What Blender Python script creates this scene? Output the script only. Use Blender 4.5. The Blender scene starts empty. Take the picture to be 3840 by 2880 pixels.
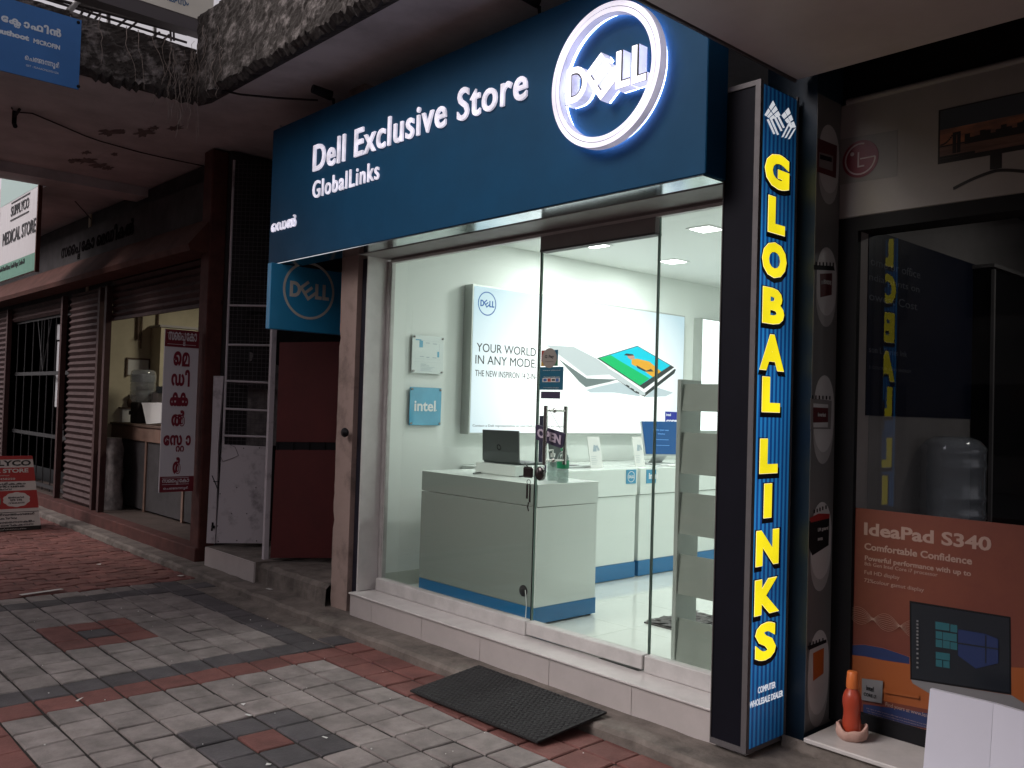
import bpy, math, random
from mathutils import Vector, Matrix
random.seed(7)
rnd = random.uniform
S = bpy.context.scene
COL = S.collection
R = math.radians

# ------------------------------------------------------------------ camera
FPX, YAW, PITCH, ROLL = 3318.6, 0.829427, 0.026290, 0.030025   # focal length in pixels of a 3840 px wide frame
CAM = Vector((0, 0, 1.5))
cy, sy, cp, sp = math.cos(YAW), math.sin(YAW), math.cos(PITCH), math.sin(PITCH)
fwd = Vector((-sy*cp, cy*cp, sp)); rgt = Vector((cy, sy, 0)); upv = rgt.cross(fwd)
cr, sr = math.cos(ROLL), math.sin(ROLL)
camR = cr*rgt + sr*upv; camU = -sr*rgt + cr*upv
cd = bpy.data.cameras.new('camera'); cam = bpy.data.objects.new('camera', cd); COL.objects.link(cam)
cd.sensor_width = 36; cd.lens = 36*FPX/3840; cd.clip_start = 0.02; cd.clip_end = 3000
M = Matrix((camR, camU, -fwd)).transposed().to_4x4(); M.translation = CAM
cam.matrix_world = M
S.camera = cam
S.render.resolution_x = 1024; S.render.resolution_y = 768

# ------------------------------------------------------------------ world, sun, exposure
w = bpy.data.worlds.new('World'); S.world = w; w.use_nodes = True
nt = w.node_tree; bg = nt.nodes['Background']
sky = nt.nodes.new('ShaderNodeTexSky'); sky.sky_type = 'NISHITA'; sky.sun_disc = False
SUN_EL, SUN_AZ = 38, 200
sky.sun_elevation = R(SUN_EL); sky.sun_rotation = R(SUN_AZ); sky.air_density = 1.0; sky.dust_density = 3.0
hs = nt.nodes.new('ShaderNodeHueSaturation'); hs.inputs['Saturation'].default_value = 0.12
mt = nt.nodes.new('ShaderNodeMix'); mt.data_type = 'RGBA'; mt.blend_type = 'MULTIPLY'; mt.inputs[0].default_value = 1
mt.inputs[7].default_value = (1.0, 0.915, 0.935, 1)          # the phone's slightly rosy white balance
nt.links.new(sky.outputs[0], hs.inputs['Color']); nt.links.new(hs.outputs[0], mt.inputs[6]); nt.links.new(mt.outputs[2], bg.inputs[0])
bg.inputs[1].default_value = 0.15
sd = bpy.data.lights.new('sun', 'SUN'); so = bpy.data.objects.new('sun', sd); COL.objects.link(so)
sd.energy = 1.0; sd.angle = R(25); sd.color = (1, 0.95, 0.9)
az = R(SUN_AZ); sdir = Vector((math.sin(az)*math.cos(R(SUN_EL)), math.cos(az)*math.cos(R(SUN_EL)), math.sin(R(SUN_EL))))
so.rotation_euler = sdir.to_track_quat('Z', 'Y').to_euler()
S.view_settings.view_transform = 'Standard'; S.view_settings.look = 'None'
S.view_settings.exposure = 0.12; S.view_settings.gamma = 1.0
try:
    S.cycles.use_denoising = True; S.cycles.max_bounces = 10; S.cycles.transparent_max_bounces = 16
    S.cycles.sample_clamp_indirect = 6
except Exception: pass

# ------------------------------------------------------------------ picking: photo pixel -> point on a known plane
def at(px, py, ax, v):
    d = fwd + camR*((px-1920)/FPX) - camU*((py-1440)/FPX)
    i = 'xyz'.index(ax)
    return CAM + d*((v-CAM[i])/d[i])
def reg(ox, oy, f): return lambda x, y: (ox+x/f, oy+y/f)
r1, r2, r3 = reg(0,0,1.728), reg(1280,0,1.728), reg(2560,0,1.728)
r4, r5, r6 = reg(0,960,1.728), reg(1280,960,1.728), reg(2560,960,1.728)
r7, r8, r9 = reg(0,1920,1.728), reg(1280,1920,1.728), reg(2560,1920,1.728)
z4, z5, z6, z7, z8 = reg(0,0,3.072), reg(0,600,2.765), reg(0,1100,1.844), reg(780,700,2.369), reg(700,1400,1.951)
za = reg(1960,1280,2.9105); zb = reg(3200,780,2.592); zc = reg(3200,1380,2.592); zd = reg(2380,1400,1.43)
ov = lambda x, y: (x*1.736, y*1.736)

# ------------------------------------------------------------------ materials
def lin(r, g, b):
    f = lambda c: (c/255/12.92) if c/255 <= .04045 else ((c/255+.055)/1.055)**2.4
    return (f(r), f(g), f(b))
MATS = {}
def mat(name, col, rough=.6, metal=0, var=.0, vs=6.0, col2=None, bump=0, bs=40, spec=.5, detail=6, lo=.35, hi=.65, trans=0, island=0, stretch=None, coat=0):
    m = bpy.data.materials.new(name); m.use_nodes = True; MATS[name] = m
    t = m.node_tree; b = t.nodes['Principled BSDF']
    b.inputs['Base Color'].default_value = (*col, 1); b.inputs['Roughness'].default_value = rough
    b.inputs['Metallic'].default_value = metal; b.inputs['Specular IOR Level'].default_value = spec
    b.inputs['Coat Weight'].default_value = coat; b.inputs['Coat Roughness'].default_value = .06
    if trans: b.inputs['Transmission Weight'].default_value = trans
    tc = t.nodes.new('ShaderNodeTexCoord'); src = tc.outputs['Object']
    if stretch:
        mp = t.nodes.new('ShaderNodeMapping'); mp.inputs['Scale'].default_value = stretch
        t.links.new(src, mp.inputs[0]); src = mp.outputs[0]
    out = None
    if var or col2:
        n = t.nodes.new('ShaderNodeTexNoise'); n.inputs['Scale'].default_value = vs; n.inputs['Detail'].default_value = detail; n.inputs['Roughness'].default_value = .65
        t.links.new(src, n.inputs['Vector'])
        rp = t.nodes.new('ShaderNodeValToRGB')
        c2 = col2 or tuple(c*(1-var) for c in col)
        rp.color_ramp.elements[0].position = lo; rp.color_ramp.elements[1].position = hi
        rp.color_ramp.elements[0].color = (*c2, 1); rp.color_ramp.elements[1].color = (*col, 1)
        t.links.new(n.outputs['Fac'], rp.inputs[0]); out = rp.outputs[0]
        mr = t.nodes.new('ShaderNodeMapRange'); mr.inputs[3].default_value = min(1, rough*1.25); mr.inputs[4].default_value = rough*.85
        t.links.new(n.outputs['Fac'], mr.inputs[0]); t.links.new(mr.outputs[0], b.inputs['Roughness'])
    if island:
        g = t.nodes.new('ShaderNodeNewGeometry'); mr = t.nodes.new('ShaderNodeMapRange')
        mr.inputs[3].default_value = 1-island; mr.inputs[4].default_value = 1+island
        t.links.new(g.outputs['Random Per Island'], mr.inputs[0])
        mx = t.nodes.new('ShaderNodeMix'); mx.data_type = 'RGBA'; mx.blend_type = 'MULTIPLY'; mx.inputs[0].default_value = 1
        if out: t.links.new(out, mx.inputs[6])
        else: mx.inputs[6].default_value = (*col, 1)
        t.links.new(mr.outputs[0], mx.inputs[7]); out = mx.outputs[2]
    if out: t.links.new(out, b.inputs['Base Color'])
    if bump:
        n2 = t.nodes.new('ShaderNodeTexNoise'); n2.inputs['Scale'].default_value = bs; n2.inputs['Detail'].default_value = 8
        t.links.new(src, n2.inputs['Vector'])
        bp = t.nodes.new('ShaderNodeBump'); bp.inputs['Strength'].default_value = bump; bp.inputs['Distance'].default_value = .01
        t.links.new(n2.outputs['Fac'], bp.inputs['Height']); t.links.new(bp.outputs[0], b.inputs['Normal'])
    return m
def emis(name, col, s=1.0, base=None, var=0, vs=8, rough=.4):
    m = bpy.data.materials.new(name); m.use_nodes = True; MATS[name] = m
    t = m.node_tree; b = t.nodes['Principled BSDF']
    b.inputs['Base Color'].default_value = (*(base or ([c*.12 for c in col] if name.startswith('p_') else col)), 1); b.inputs['Roughness'].default_value = rough
    b.inputs['Emission Color'].default_value = (*col, 1); b.inputs['Emission Strength'].default_value = s
    if var:
        tc = t.nodes.new('ShaderNodeTexCoord'); n = t.nodes.new('ShaderNodeTexNoise'); n.inputs['Scale'].default_value = vs; n.inputs['Detail'].default_value = 1
        mr = t.nodes.new('ShaderNodeMapRange'); mr.inputs[1].default_value = .3; mr.inputs[2].default_value = .7
        mr.inputs[3].default_value = s*(1-var); mr.inputs[4].default_value = s*(1+var)
        t.links.new(tc.outputs['Object'], n.inputs[0]); t.links.new(n.outputs['Fac'], mr.inputs[0]); t.links.new(mr.outputs[0], b.inputs['Emission Strength'])
    return m
def glassmat(name, tint=(1,1,1), gloss=1.0, rough=.0, cloudy=0, ccol=(.6,.62,.62)):
    m = bpy.data.materials.new(name); m.use_nodes = True; MATS[name] = m
    t = m.node_tree; t.nodes.remove(t.nodes['Principled BSDF']); o = t.nodes['Material Output']
    tr = t.nodes.new('ShaderNodeBsdfTransparent'); tr.inputs[0].default_value = (*tint, 1)
    gl = t.nodes.new('ShaderNodeBsdfGlossy'); gl.inputs['Roughness'].default_value = rough
    fr = t.nodes.new('ShaderNodeFresnel'); fr.inputs[0].default_value = 1.5
    mu = t.nodes.new('ShaderNodeMath'); mu.operation = 'MULTIPLY'; mu.inputs[1].default_value = gloss
    mx = t.nodes.new('ShaderNodeMixShader')
    ge = t.nodes.new('ShaderNodeNewGeometry'); iv = t.nodes.new('ShaderNodeMath'); iv.operation = 'SUBTRACT'; iv.inputs[0].default_value = 1
    t.links.new(ge.outputs['Backfacing'], iv.inputs[1]); m2 = t.nodes.new('ShaderNodeMath'); m2.operation = 'MULTIPLY'
    t.links.new(fr.outputs[0], mu.inputs[0]); t.links.new(mu.outputs[0], m2.inputs[0]); t.links.new(iv.outputs[0], m2.inputs[1]); t.links.new(m2.outputs[0], mx.inputs[0])
    src = tr.outputs[0]
    if cloudy:
        df = t.nodes.new('ShaderNodeBsdfDiffuse'); df.inputs[0].default_value = (*ccol, 1); mc_ = t.nodes.new('ShaderNodeMixShader')
        mc_.inputs[0].default_value = cloudy; t.links.new(src, mc_.inputs[1]); t.links.new(df.outputs[0], mc_.inputs[2]); src = mc_.outputs[0]
    t.links.new(src, mx.inputs[1]); t.links.new(gl.outputs[0], mx.inputs[2]); t.links.new(mx.outputs[0], o.inputs[0])
    return m

# ------------------------------------------------------------------ mesh builder
ORG = {}
TXT = {}
def text2d(s, bold, res, sp=1.0):
    k = (s, bold, res, sp)
    if k in TXT: return TXT[k]
    cu = bpy.data.curves.new('text', 'FONT'); cu.body = s; cu.size = 1; cu.extrude = .2; cu.resolution_u = res; cu.space_character = sp
    if bold: cu.bevel_depth = bold; cu.bevel_resolution = 0
    o = bpy.data.objects.new('text', cu); COL.objects.link(o)
    bpy.context.view_layer.update()
    dg = bpy.context.evaluated_depsgraph_get()
    V = []; F = []
    if any(ord(c) > 0xD00 for c in s):
        # glyphs of this script have overlapping contours: fill every outer contour with its own holes
        oc = o.to_curve(dg); L = []
        for sp in oc.splines:
            P = []
            bp = sp.bezier_points
            for i in range(len(bp)):
                p0, p1 = bp[i], bp[(i+1) % len(bp)]
                for k in range(4):
                    t = k/4; u = 1-t
                    P.append(p0.co*u**3 + p0.handle_right*3*u*u*t + p1.handle_left*3*u*t*t + p1.co*t**3)
            ar = sum(P[i].x*P[(i+1) % len(P)].y - P[(i+1) % len(P)].x*P[i].y for i in range(len(P)))/2
            L.append((ar, P))
        sg = max(L, key=lambda q: abs(q[0]))[0] if L else 1
        outs = [[P] for a, P in L if a*sg > 0]
        def inside(p, P):
            c = False
            for i in range(len(P)):
                a, b = P[i], P[i-1]
                if (a.y > p.y) != (b.y > p.y) and p.x < (b.x-a.x)*(p.y-a.y)/(b.y-a.y)+a.x: c = not c
            return c
        for a, P in L:
            if a*sg < 0:
                for g in outs:
                    if inside(P[0], g[0]): g.append(P)
        for gi, g in enumerate(outs):
            c2 = bpy.data.curves.new('glyph', 'CURVE'); c2.dimensions = '2D'; c2.fill_mode = 'BOTH'; c2.extrude = .2*(1+.03*gi)
            if bold: c2.bevel_depth = bold; c2.bevel_resolution = 0
            for P in g:
                sp = c2.splines.new('POLY'); sp.points.add(len(P)-1); sp.use_cyclic_u = True
                for q, p in zip(sp.points, P): q.co = (p.x, p.y, 0, 1)
            o2 = bpy.data.objects.new('glyph', c2); COL.objects.link(o2); bpy.context.view_layer.update()
            me = bpy.data.meshes.new_from_object(o2.evaluated_get(bpy.context.evaluated_depsgraph_get()))
            n0 = len(V); V += [tuple(v.co) for v in me.vertices]; F += [tuple(i+n0 for i in p.vertices) for p in me.polygons]
            bpy.data.objects.remove(o2); bpy.data.curves.remove(c2); bpy.data.meshes.remove(me)
        o.to_curve_clear()
    else:
        me = bpy.data.meshes.new_from_object(o.evaluated_get(dg))
        V = [tuple(v.co) for v in me.vertices]; F = [tuple(p.vertices) for p in me.polygons]
        bpy.data.meshes.remove(me)
    bpy.data.objects.remove(o); bpy.data.curves.remove(cu)
    if V:
        x0 = min(v[0] for v in V); y0 = min(v[1] for v in V); z0 = min(v[2] for v in V); z1 = max(v[2] for v in V)
        V = [(v[0]-x0, v[1]-y0, (v[2]-z0)/(z1-z0)) for v in V]
    TXT[k] = (V, F); return V, F
def half(p, px):
    """half width in metres of something px photo pixels wide at point p"""
    return .5*px/FPX*(Vector(p)-CAM).dot(fwd)
X, Y, Z = Vector((1,0,0)), Vector((0,1,0)), Vector((0,0,1))
class MB:
    def __init__(s): s.v = []; s.f = []; s.m = []; s.T = None; s.smooth = False; s.sm = []
    def add(s, V, F, mi=0, smooth=False):
        n = len(s.v)
        for p in V:
            p = Vector(p)
            s.v.append(s.T @ p if s.T is not None else p)
        for f in F: s.f.append([n+i for i in f]); s.m.append(mi); s.sm.append(smooth)
        return s
    def box(s, x0, x1, y0, y1, z0, z1, mi=0, bev=0):
        if x0 > x1: x0, x1 = x1, x0
        if y0 > y1: y0, y1 = y1, y0
        if z0 > z1: z0, z1 = z1, z0
        b = min(bev, (x1-x0)*.45, (y1-y0)*.45, (z1-z0)*.45)
        if b <= 0:
            V = [(x,y,z) for z in (z0,z1) for y in (y0,y1) for x in (x0,x1)]
            F = [(0,2,3,1),(4,5,7,6),(0,1,5,4),(2,6,7,3),(0,4,6,2),(1,3,7,5)]
            return s.add(V, F, mi)
        V = []; idx = {}
        for cx in (0,1):
            for cyy in (0,1):
                for cz in (0,1):
                    c = ((x0,x1)[cx], (y0,y1)[cyy], (z0,z1)[cz]); sg = [1-2*k for k in (cx,cyy,cz)]
                    for a in range(3):
                        p = [c[k]+(0 if k == a else sg[k]*b) for k in range(3)]
                        idx[(cx,cyy,cz,a)] = len(V); V.append(p)
        F = []
        for a in range(3):
            o1, o2 = [k for k in range(3) if k != a]
            for sd_ in (0,1):
                q = []
                for (u, v_) in ((0,0),(1,0),(1,1),(0,1)):
                    c = [0,0,0]; c[a] = sd_; c[o1] = u; c[o2] = v_; q.append(idx[(*c, a)])
                F.append(q)
        for a in range(3):
            o1, o2 = [k for k in range(3) if k != a]
            for u in (0,1):
                for v_ in (0,1):
                    c0 = [0,0,0]; c0[o1] = u; c0[o2] = v_; c1 = list(c0); c1[a] = 1
                    F.append([idx[(*c0,o1)], idx[(*c1,o1)], idx[(*c1,o2)], idx[(*c0,o2)]])
        for cx in (0,1):
            for cyy in (0,1):
                for cz in (0,1): F.append([idx[(cx,cyy,cz,a)] for a in range(3)])
        return s.add(V, F, mi)
    def prism(s, poly, D, mi=0):
        """poly: list of 3D points (planar), D: extrusion vector"""
        n = len(poly); D = Vector(D); P = [Vector(p) for p in poly]
        V = P + [p + D for p in P]
        F = [list(range(n))[::-1], list(range(n, 2*n))] + [[i, (i+1) % n, n+(i+1) % n, n+i] for i in range(n)]
        return s.add(V, F, mi)
    def tube(s, pts, r, n=8, mi=0, cap=True):
        pts = [Vector(p) for p in pts]; V = []; F = []
        rs = r if isinstance(r, (list, tuple)) else [r]*len(pts)
        for i, p in enumerate(pts):
            d = (pts[min(i+1, len(pts)-1)] - pts[max(i-1, 0)]).normalized()
            a = d.cross(Z if abs(d.z) < .9 else X).normalized(); b = d.cross(a)
            for k in range(n):
                t = 2*math.pi*k/n; V.append(p + (a*math.cos(t) + b*math.sin(t))*rs[i])
        for i in range(len(pts)-1):
            for k in range(n): F.append((i*n+k, i*n+(k+1) % n, (i+1)*n+(k+1) % n, (i+1)*n+k))
        s.add(V, F, mi, True)
        if cap: s.add(V[:n][::-1], [list(range(n))], mi); s.add(V[-n:], [list(range(n))], mi)
        return s
    def lathe(s, prof, c, n=24, mi=0, axis=Z, sx=1, sy_=1):
        c = Vector(c); axis = Vector(axis); a = axis.cross(X if abs(axis.x) < .9 else Y).normalized(); b = axis.cross(a)
        V = []; F = []
        for (r, h) in prof:
            for k in range(n):
                t = 2*math.pi*k/n; V.append(c + axis*h + (a*math.cos(t)*sx + b*math.sin(t)*sy_)*r)
        for i in range(len(prof)-1):
            for k in range(n): F.append((i*n+k, i*n+(k+1) % n, (i+1)*n+(k+1) % n, (i+1)*n+k))
        return s.add(V, F, mi, True)
    def ring(s, O, U, V_, ro, ri, d, n=64, mi=0, ry=1.0, a0=0, a1=2*math.pi):
        N = U.cross(V_); P = []; F = []
        full = abs(a1-a0-2*math.pi) < 1e-6; m = n if full else n+1
        for k in range(m):
            t = a0+(a1-a0)*k/n; e = U*math.cos(t) + V_*math.sin(t)*ry
            P += [O+e*ro, O+e*ri, O+e*ri+N*d, O+e*ro+N*d]
        for k in range(n):
            a, b = 4*k, 4*((k+1) % m)
            for q in range(4): F.append((a+q, a+(q+1) % 4, b+(q+1) % 4, b+q))
        return s.add(P, F, mi)
    def disc(s, O, U, V_, r, d, n=32, mi=0, ry=1.0):
        return s.prism([O + U*r*math.cos(2*math.pi*k/n) + V_*r*ry*math.sin(2*math.pi*k/n) for k in range(n)], U.cross(V_)*d, mi)
    def text(s, st, O, U, V_, w=None, h=None, d=.002, mi=0, bold=0, res=3, slant=0, sp=1.0):
        V, F = text2d(st, bold, res, sp)
        if not V: return s
        W = max(v[0] for v in V); H = max(v[1] for v in V); N = U.cross(V_)
        if h is None: h = w*H/W
        if w is None: w = h*W/H
        P = [Vector(O) + U*(v[0]/W*w + slant*v[1]/H*h) + V_*(v[1]/H*h) + N*(v[2]*d) for v in V]
        return s.add(P, F, mi)
    def build_by(s, name, mats, parent, key):
        G = {}
        for f, m, q in zip(s.f, s.m, s.sm):
            c = sum((s.v[i] for i in f), Vector())/len(f); G.setdefault(key(c), []).append((f, m, q))
        for k in sorted(G):
            b = MB(); idx = {}
            for f, m, q in G[k]:
                b.f.append([idx.setdefault(i, len(idx)) for i in f]); b.m.append(m); b.sm.append(q)
            b.v = [None]*len(idx)
            for i, j in idx.items(): b.v[j] = s.v[i]
            b.build(name, mats, parent)
    def build(s, name, mats, parent=None, label=None):
        me = bpy.data.meshes.new(name)
        og = ORG.get(parent.name, Vector()) if parent else Vector()
        me.from_pydata([tuple(p-og) for p in s.v], [], s.f)
        ml = [m if not isinstance(m, str) else MATS[m] for m in (mats if isinstance(mats, (list, tuple)) else [mats])]
        for m in ml: me.materials.append(m)
        for p, i, q in zip(me.polygons, s.m, s.sm): p.material_index = i; p.use_smooth = q
        import bmesh
        bm = bmesh.new(); bm.from_mesh(me); bmesh.ops.recalc_face_normals(bm, faces=bm.faces); bm.to_mesh(me); bm.free()
        o = bpy.data.objects.new(name, me); COL.objects.link(o)
        if parent: o.parent = parent; ORG[o.name] = og
        if label: o['label'] = label
        return o
def thing(name, label, cat, loc=(0,0,0), group=None):
    o = bpy.data.objects.new(name, None); COL.objects.link(o); o.empty_display_size = .1
    o.location = loc; ORG[o.name] = Vector(loc); o['label'] = label; o['category'] = cat
    if group: o['group'] = group
    return o
def tag(o, label, cat, group=None):
    o['label'] = label; o['category'] = cat
    if group: o['group'] = group
    return o
def struct(o, kind='structure', label=None):
    o['kind'] = kind
    if label: o['label'] = label
    return o
def copy_tree(o, parent=None):
    c = o.copy(); COL.objects.link(c); c.parent = parent
    for ch in list(o.children): copy_tree(ch, c)
    return c
def plate(ax, val, p0, p1, d, **k):
    """slab between two photo corners lying on plane ax=val, thickness d behind it"""
    a, b = at(*p0, ax, val), at(*p1, ax, val); mb = k.get('mb') or MB(); mi = k.get('mi', 0); bv = k.get('bev', 0)
    if ax == 'y': mb.box(a.x, b.x, val, val+d, a.z, b.z, mi, bv)
    else: mb.box(val-d, val, a.y, b.y, a.z, b.z, mi, bv)
    return mb
def poly(mb, ax, val, pts, d=.002, mi=0):
    P = [at(*p, ax, val) for p in pts]; return mb.prism(P, (X if ax == 'x' else -Y)*d, mi)
def ptext(mb, st, ax, val, bl, tr, d=.002, mi=0, bold=0, res=3):
    a, b = at(*bl, ax, val), at(*tr, ax, val)
    U = Y if ax == 'x' else X; a = Vector(a); h = b.z-a.z; wd = (b-a).dot(U)
    return mb.text(st, a, U, Z, wd, h, d, mi, bold, res)
def dell_logo(mb, O, U, V_, Rr, d, mi_ring=0, mi_let=0, ring=True, dl=None, lw=.115, t=.115):
    """round ring with four letters, the second one tilted; O centre, Rr outer radius"""
    dl = dl or d; O = Vector(O); N = U.cross(V_)
    if ring: mb.ring(O, U, V_, Rr, Rr*(1-lw), d, 72, mi_ring)
    k = Rr; P = lambda x, y: O + U*x*k + V_*y*k
    hh = .27
    # D
    x0 = -.74
    out = [(x0,-hh),(x0+.16,-hh)] + [(x0+.16+.26*math.cos(a), hh*math.sin(a)) for a in [R(-75+15*i) for i in range(11)]] + [(x0+.16,hh),(x0,hh)]
    ins = [(x0+t,-hh+t),(x0+.16,-hh+t)] + [(x0+.16+(.26-t)*math.cos(a), (hh-t)*math.sin(a)) for a in [R(-75+15*i) for i in range(11)]] + [(x0+.16,hh-t),(x0+t,hh-t)]
    n = len(out)
    for i in range(n):
        j = (i+1) % n
        mb.prism([P(*out[i]), P(*out[j]), P(*ins[j]), P(*ins[i])], N*dl, mi_let)
    # E turned by about 38 degrees
    a = R(38); ca, sa = math.cos(a), math.sin(a); cx, cy_ = -.04, 0
    q = lambda x, y: P(cx + x*ca - y*sa, cy_ + x*sa + y*ca)
    bar = lambda x0, x1, y0, y1: mb.prism([q(x0,y0), q(x1,y0), q(x1,y1), q(x0,y1)], N*dl, mi_let)
    bar(-.22, -.22+t*.9, -.28, .28)
    for y in (-.28, -.05, .18): bar(-.22+t*.9, .2, y, y+.1)
    # L L
    for x in (.24, .53):
        mb.prism([P(x,-hh), P(x+.26,-hh), P(x+.26,-hh+t), P(x+t,-hh+t), P(x+t,hh), P(x,hh)], N*dl, mi_let)
    return mb
# ------------------------------------------------------------------ material library
mat('tile_grey', (.275,.24,.23), .8, var=.45, vs=5, bump=.35, bs=90, island=.16)
mat('tile_dark', (.085,.077,.083), .75, var=.35, vs=5, bump=.35, bs=90, island=.14)
mat('tile_red', (.19,.072,.062), .75, var=.35, vs=5, bump=.35, bs=90, island=.14)
mat('joint', (.03,.026,.023), .95, var=.5, vs=30, bump=.5)
mat('paver_red', (.22,.085,.075), .85, var=.45, vs=6, bump=.4, bs=60, island=.22)
mat('kerb_concrete', (.20,.17,.15), .9, var=.55, vs=5, bump=.7, bs=35)
mat('asphalt', (.05,.05,.05), .95, var=.3, vs=20)
mat('soffit', (.58,.545,.555), .9, var=.35, vs=1.6, bump=.25, bs=12, lo=.3, hi=.6)
mat('soffit_stain', (.22,.18,.175), .95, var=.4, vs=9)
mat('moss', (.30,.27,.26), .98, col2=(.035,.029,.026), vs=9, bump=.7, bs=60, lo=.50, hi=.74, detail=15)
mat('moss_lip', (.05,.042,.04), .98, var=.6, vs=20, bump=1.0, bs=40)
mat('root', (.22,.18,.16), .9)
mat('sign_blue', (.003,.058,.135), .5, var=.15, vs=3, spec=.15)
mat('sign_metal', (.66,.74,.77), .14, 1.0, var=.2, vs=3)
emis('lit_white', (.96,.94,1.0), 1.1); emis('lit_white_side', (.80,.77,1.0), .36, base=(.7,.7,.75), var=.25, vs=9); emis('halo', (.55,.62,1.0), 9.0)
emis('lit_ring', (.80,.76,.95), .62, base=(.8,.8,.85), var=.35, vs=5, rough=.25)
emis('lit_ring_side', (.70,.66,.85), .30, base=(.7,.7,.75), var=.45, vs=8, rough=.25)
emis('lit_text', (.83,.79,.94), .58, base=(.6,.6,.65), var=.30, vs=14)
mat('letter_dark', (.016,.014,.015), 1, spec=0); emis('lit_text_edge', (.55,.5,.64), .25, base=(.6,.6,.65))
mat('groove', (.02,.02,.025), .6)
mat('teal', (.028,.32,.62), .38, var=.08, vs=3)
mat('offwhite', (.62,.62,.57), .5)
mat('black', (.007,.007,.009), .6, spec=.2)
mat('black_panel', (.006,.006,.011), .6, var=.2, vs=3, spec=.12)
mat('alu', (.13,.12,.125), .55, .3, var=.15, vs=10)
mat('tile_step', (.47,.43,.42), .28, var=.10, vs=5, spec=.5)
mat('granite', (.58,.55,.54), .2, var=.12, vs=9, spec=.5)
mat('frame_white', (.66,.63,.62), .4, var=.12, vs=6)
mat('frame_dirty', (.52,.50,.49), .45, var=.2, vs=8)
mat('header_grey', (.27,.245,.245), .55, var=.12, vs=6)
mat('seal', (.012,.016,.014), .4)
mat('plaster_pillar', (.34,.25,.22), .9, col2=(.16,.12,.105), vs=4, bump=.5, bs=14, lo=.28, hi=.5)
mat('navy_strip', (.012,.012,.022), .5)
mat('int_wall', (.72,.75,.72), .6)
mat('int_ceil', (.78,.80,.78), .7)
mat('int_floor', (.66,.68,.65), .07, var=.05, vs=2, spec=.6)
mat('skirting', (.50,.52,.46), .2)
mat('laminate', (.68,.72,.69), .22, spec=.5, coat=.3)
mat('laminate_shaded', (.25,.28,.26), .25, spec=.5, coat=.25)  # counter laminate darkened: the shade of its street face is in the colour
mat('plinth_blue', (.02,.15,.34), .3)
mat('rack_grey', (.26,.28,.255), .45, var=.08, vs=4)
mat('rack_post', (.33,.35,.33), .35)
glassmat('glass', (.955,.985,.965), 1.2)
glassmat('shop_glass', (.86,.88,.90), 1.5)
mat('glass_edge', (.16,.24,.21), .15)
mat('chrome', (.6,.58,.56), .22, 1.0)
mat('dark_chrome', (.10,.09,.09), .25, .9)
mat('rubber', (.014,.013,.015), .75)
emis('lightbox', (.93,.97,1.0), .98)
mat('lightbox_frame', (.5,.52,.5), .35, .6)
emis('p_ink', (.03,.04,.05), .12); emis('p_blue', (.0,.12,.42), .75); emis('p_shade', (.60,.70,.75), .85)
emis('p_lap', (.62,.68,.70), .9); emis('p_lap2', (.20,.25,.25), .8); emis('p_dark', (.04,.05,.05), .8)
emis('p_lapw', (.93,.95,.96), 1.0)
emis('p_green', (.0,.55,.16), .9); emis('p_cyan', (.0,.62,.80), .95); emis('p_yellow', (.85,.42,.03), .9); emis('p_skin', (.62,.34,.25), .9)
emis('p_navy', (.015,.03,.35), .8); emis('p_pale', (.85,.88,.95), .9)
mat('pl_white', (.62,.67,.66), .15, coat=.5); mat('pl_line', (.30,.36,.40), .4); mat('pl_blue', (.12,.42,.62), .1, var=.25, vs=3, coat=.6)
mat('pl_blue2', (.06,.28,.46), .1, coat=.6)
mat('ink', (.02,.02,.022), .6); mat('white', (.75,.75,.75), .5); mat('paper', (.62,.62,.60), .6)
mat('lap_grey', (.085,.095,.095), .35, .4); mat('lap_key', (.03,.03,.032), .5); mat('lap_silver', (.55,.57,.57), .3, .7)
mat('card_teal', (.01,.085,.14), .35); mat('sticker_beige', (.20,.18,.16), .5); mat('stk_red', (.25,.03,.02), .5); mat('stk_green', (.02,.12,.05), .5)
mat('stk_blue', (.03,.09,.25), .5); mat('stk_yellow', (.35,.2,.02), .5); mat('stk_grey', (.5,.48,.45), .5)
mat('open_navy', (.022,.016,.045), .6); mat('open_text', (.42,.36,.44), .6)
glassmat('clear_plastic', (.72,.80,.78), 1.4, .05, .34, (.34,.40,.38)); glassmat('can_plastic', (.86,.88,.90), 1.4, .08, .30, (.50,.53,.57))
mat('green_label', (.01,.22,.10), .4); mat('green_cap', (.01,.30,.12), .4)
emis('screen_blue', (.008,.085,.27), .9, base=(.003,.008,.02), rough=.2); emis('screen_dark', (.02,.02,.05), .3)
emis('downlight', (1,1,.98), 9.0)
mat('mat_black', (.014,.013,.014), .85, bump=.3, bs=60)
mat('mat_grey', (.12,.11,.11), .95, var=.5, vs=40, bump=1)
mat('maroon', (.050,.017,.016), .7, var=.3, vs=8, bump=.2)
mat('maroon_door', (.105,.012,.012), .55, var=.25, vs=3)
mat('terracotta', (.092,.024,.018), .8, var=.4, vs=5, bump=.3)
mat('orange_dirty', (.095,.027,.017), .8, var=.35, vs=4)
mat('gate_paint', (.52,.48,.51), .6, col2=(.17,.15,.16), vs=5, lo=.25, hi=.45, bump=.15)
mat('wire', (.12,.11,.12), .5, .5); mat('cable', (.02,.018,.02), .7)
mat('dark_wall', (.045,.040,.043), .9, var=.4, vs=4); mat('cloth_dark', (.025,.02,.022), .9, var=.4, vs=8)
mat('store_wall', (.60,.54,.40), .8, var=.15, vs=3); mat('store_floor', (.10,.075,.065), .5, var=.3, vs=6)
mat('wood', (.12,.075,.055), .6, var=.3, vs=8, stretch=(1,8,8)); mat('brownwood', (.20,.12,.09), .6, var=.3, vs=6)
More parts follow.
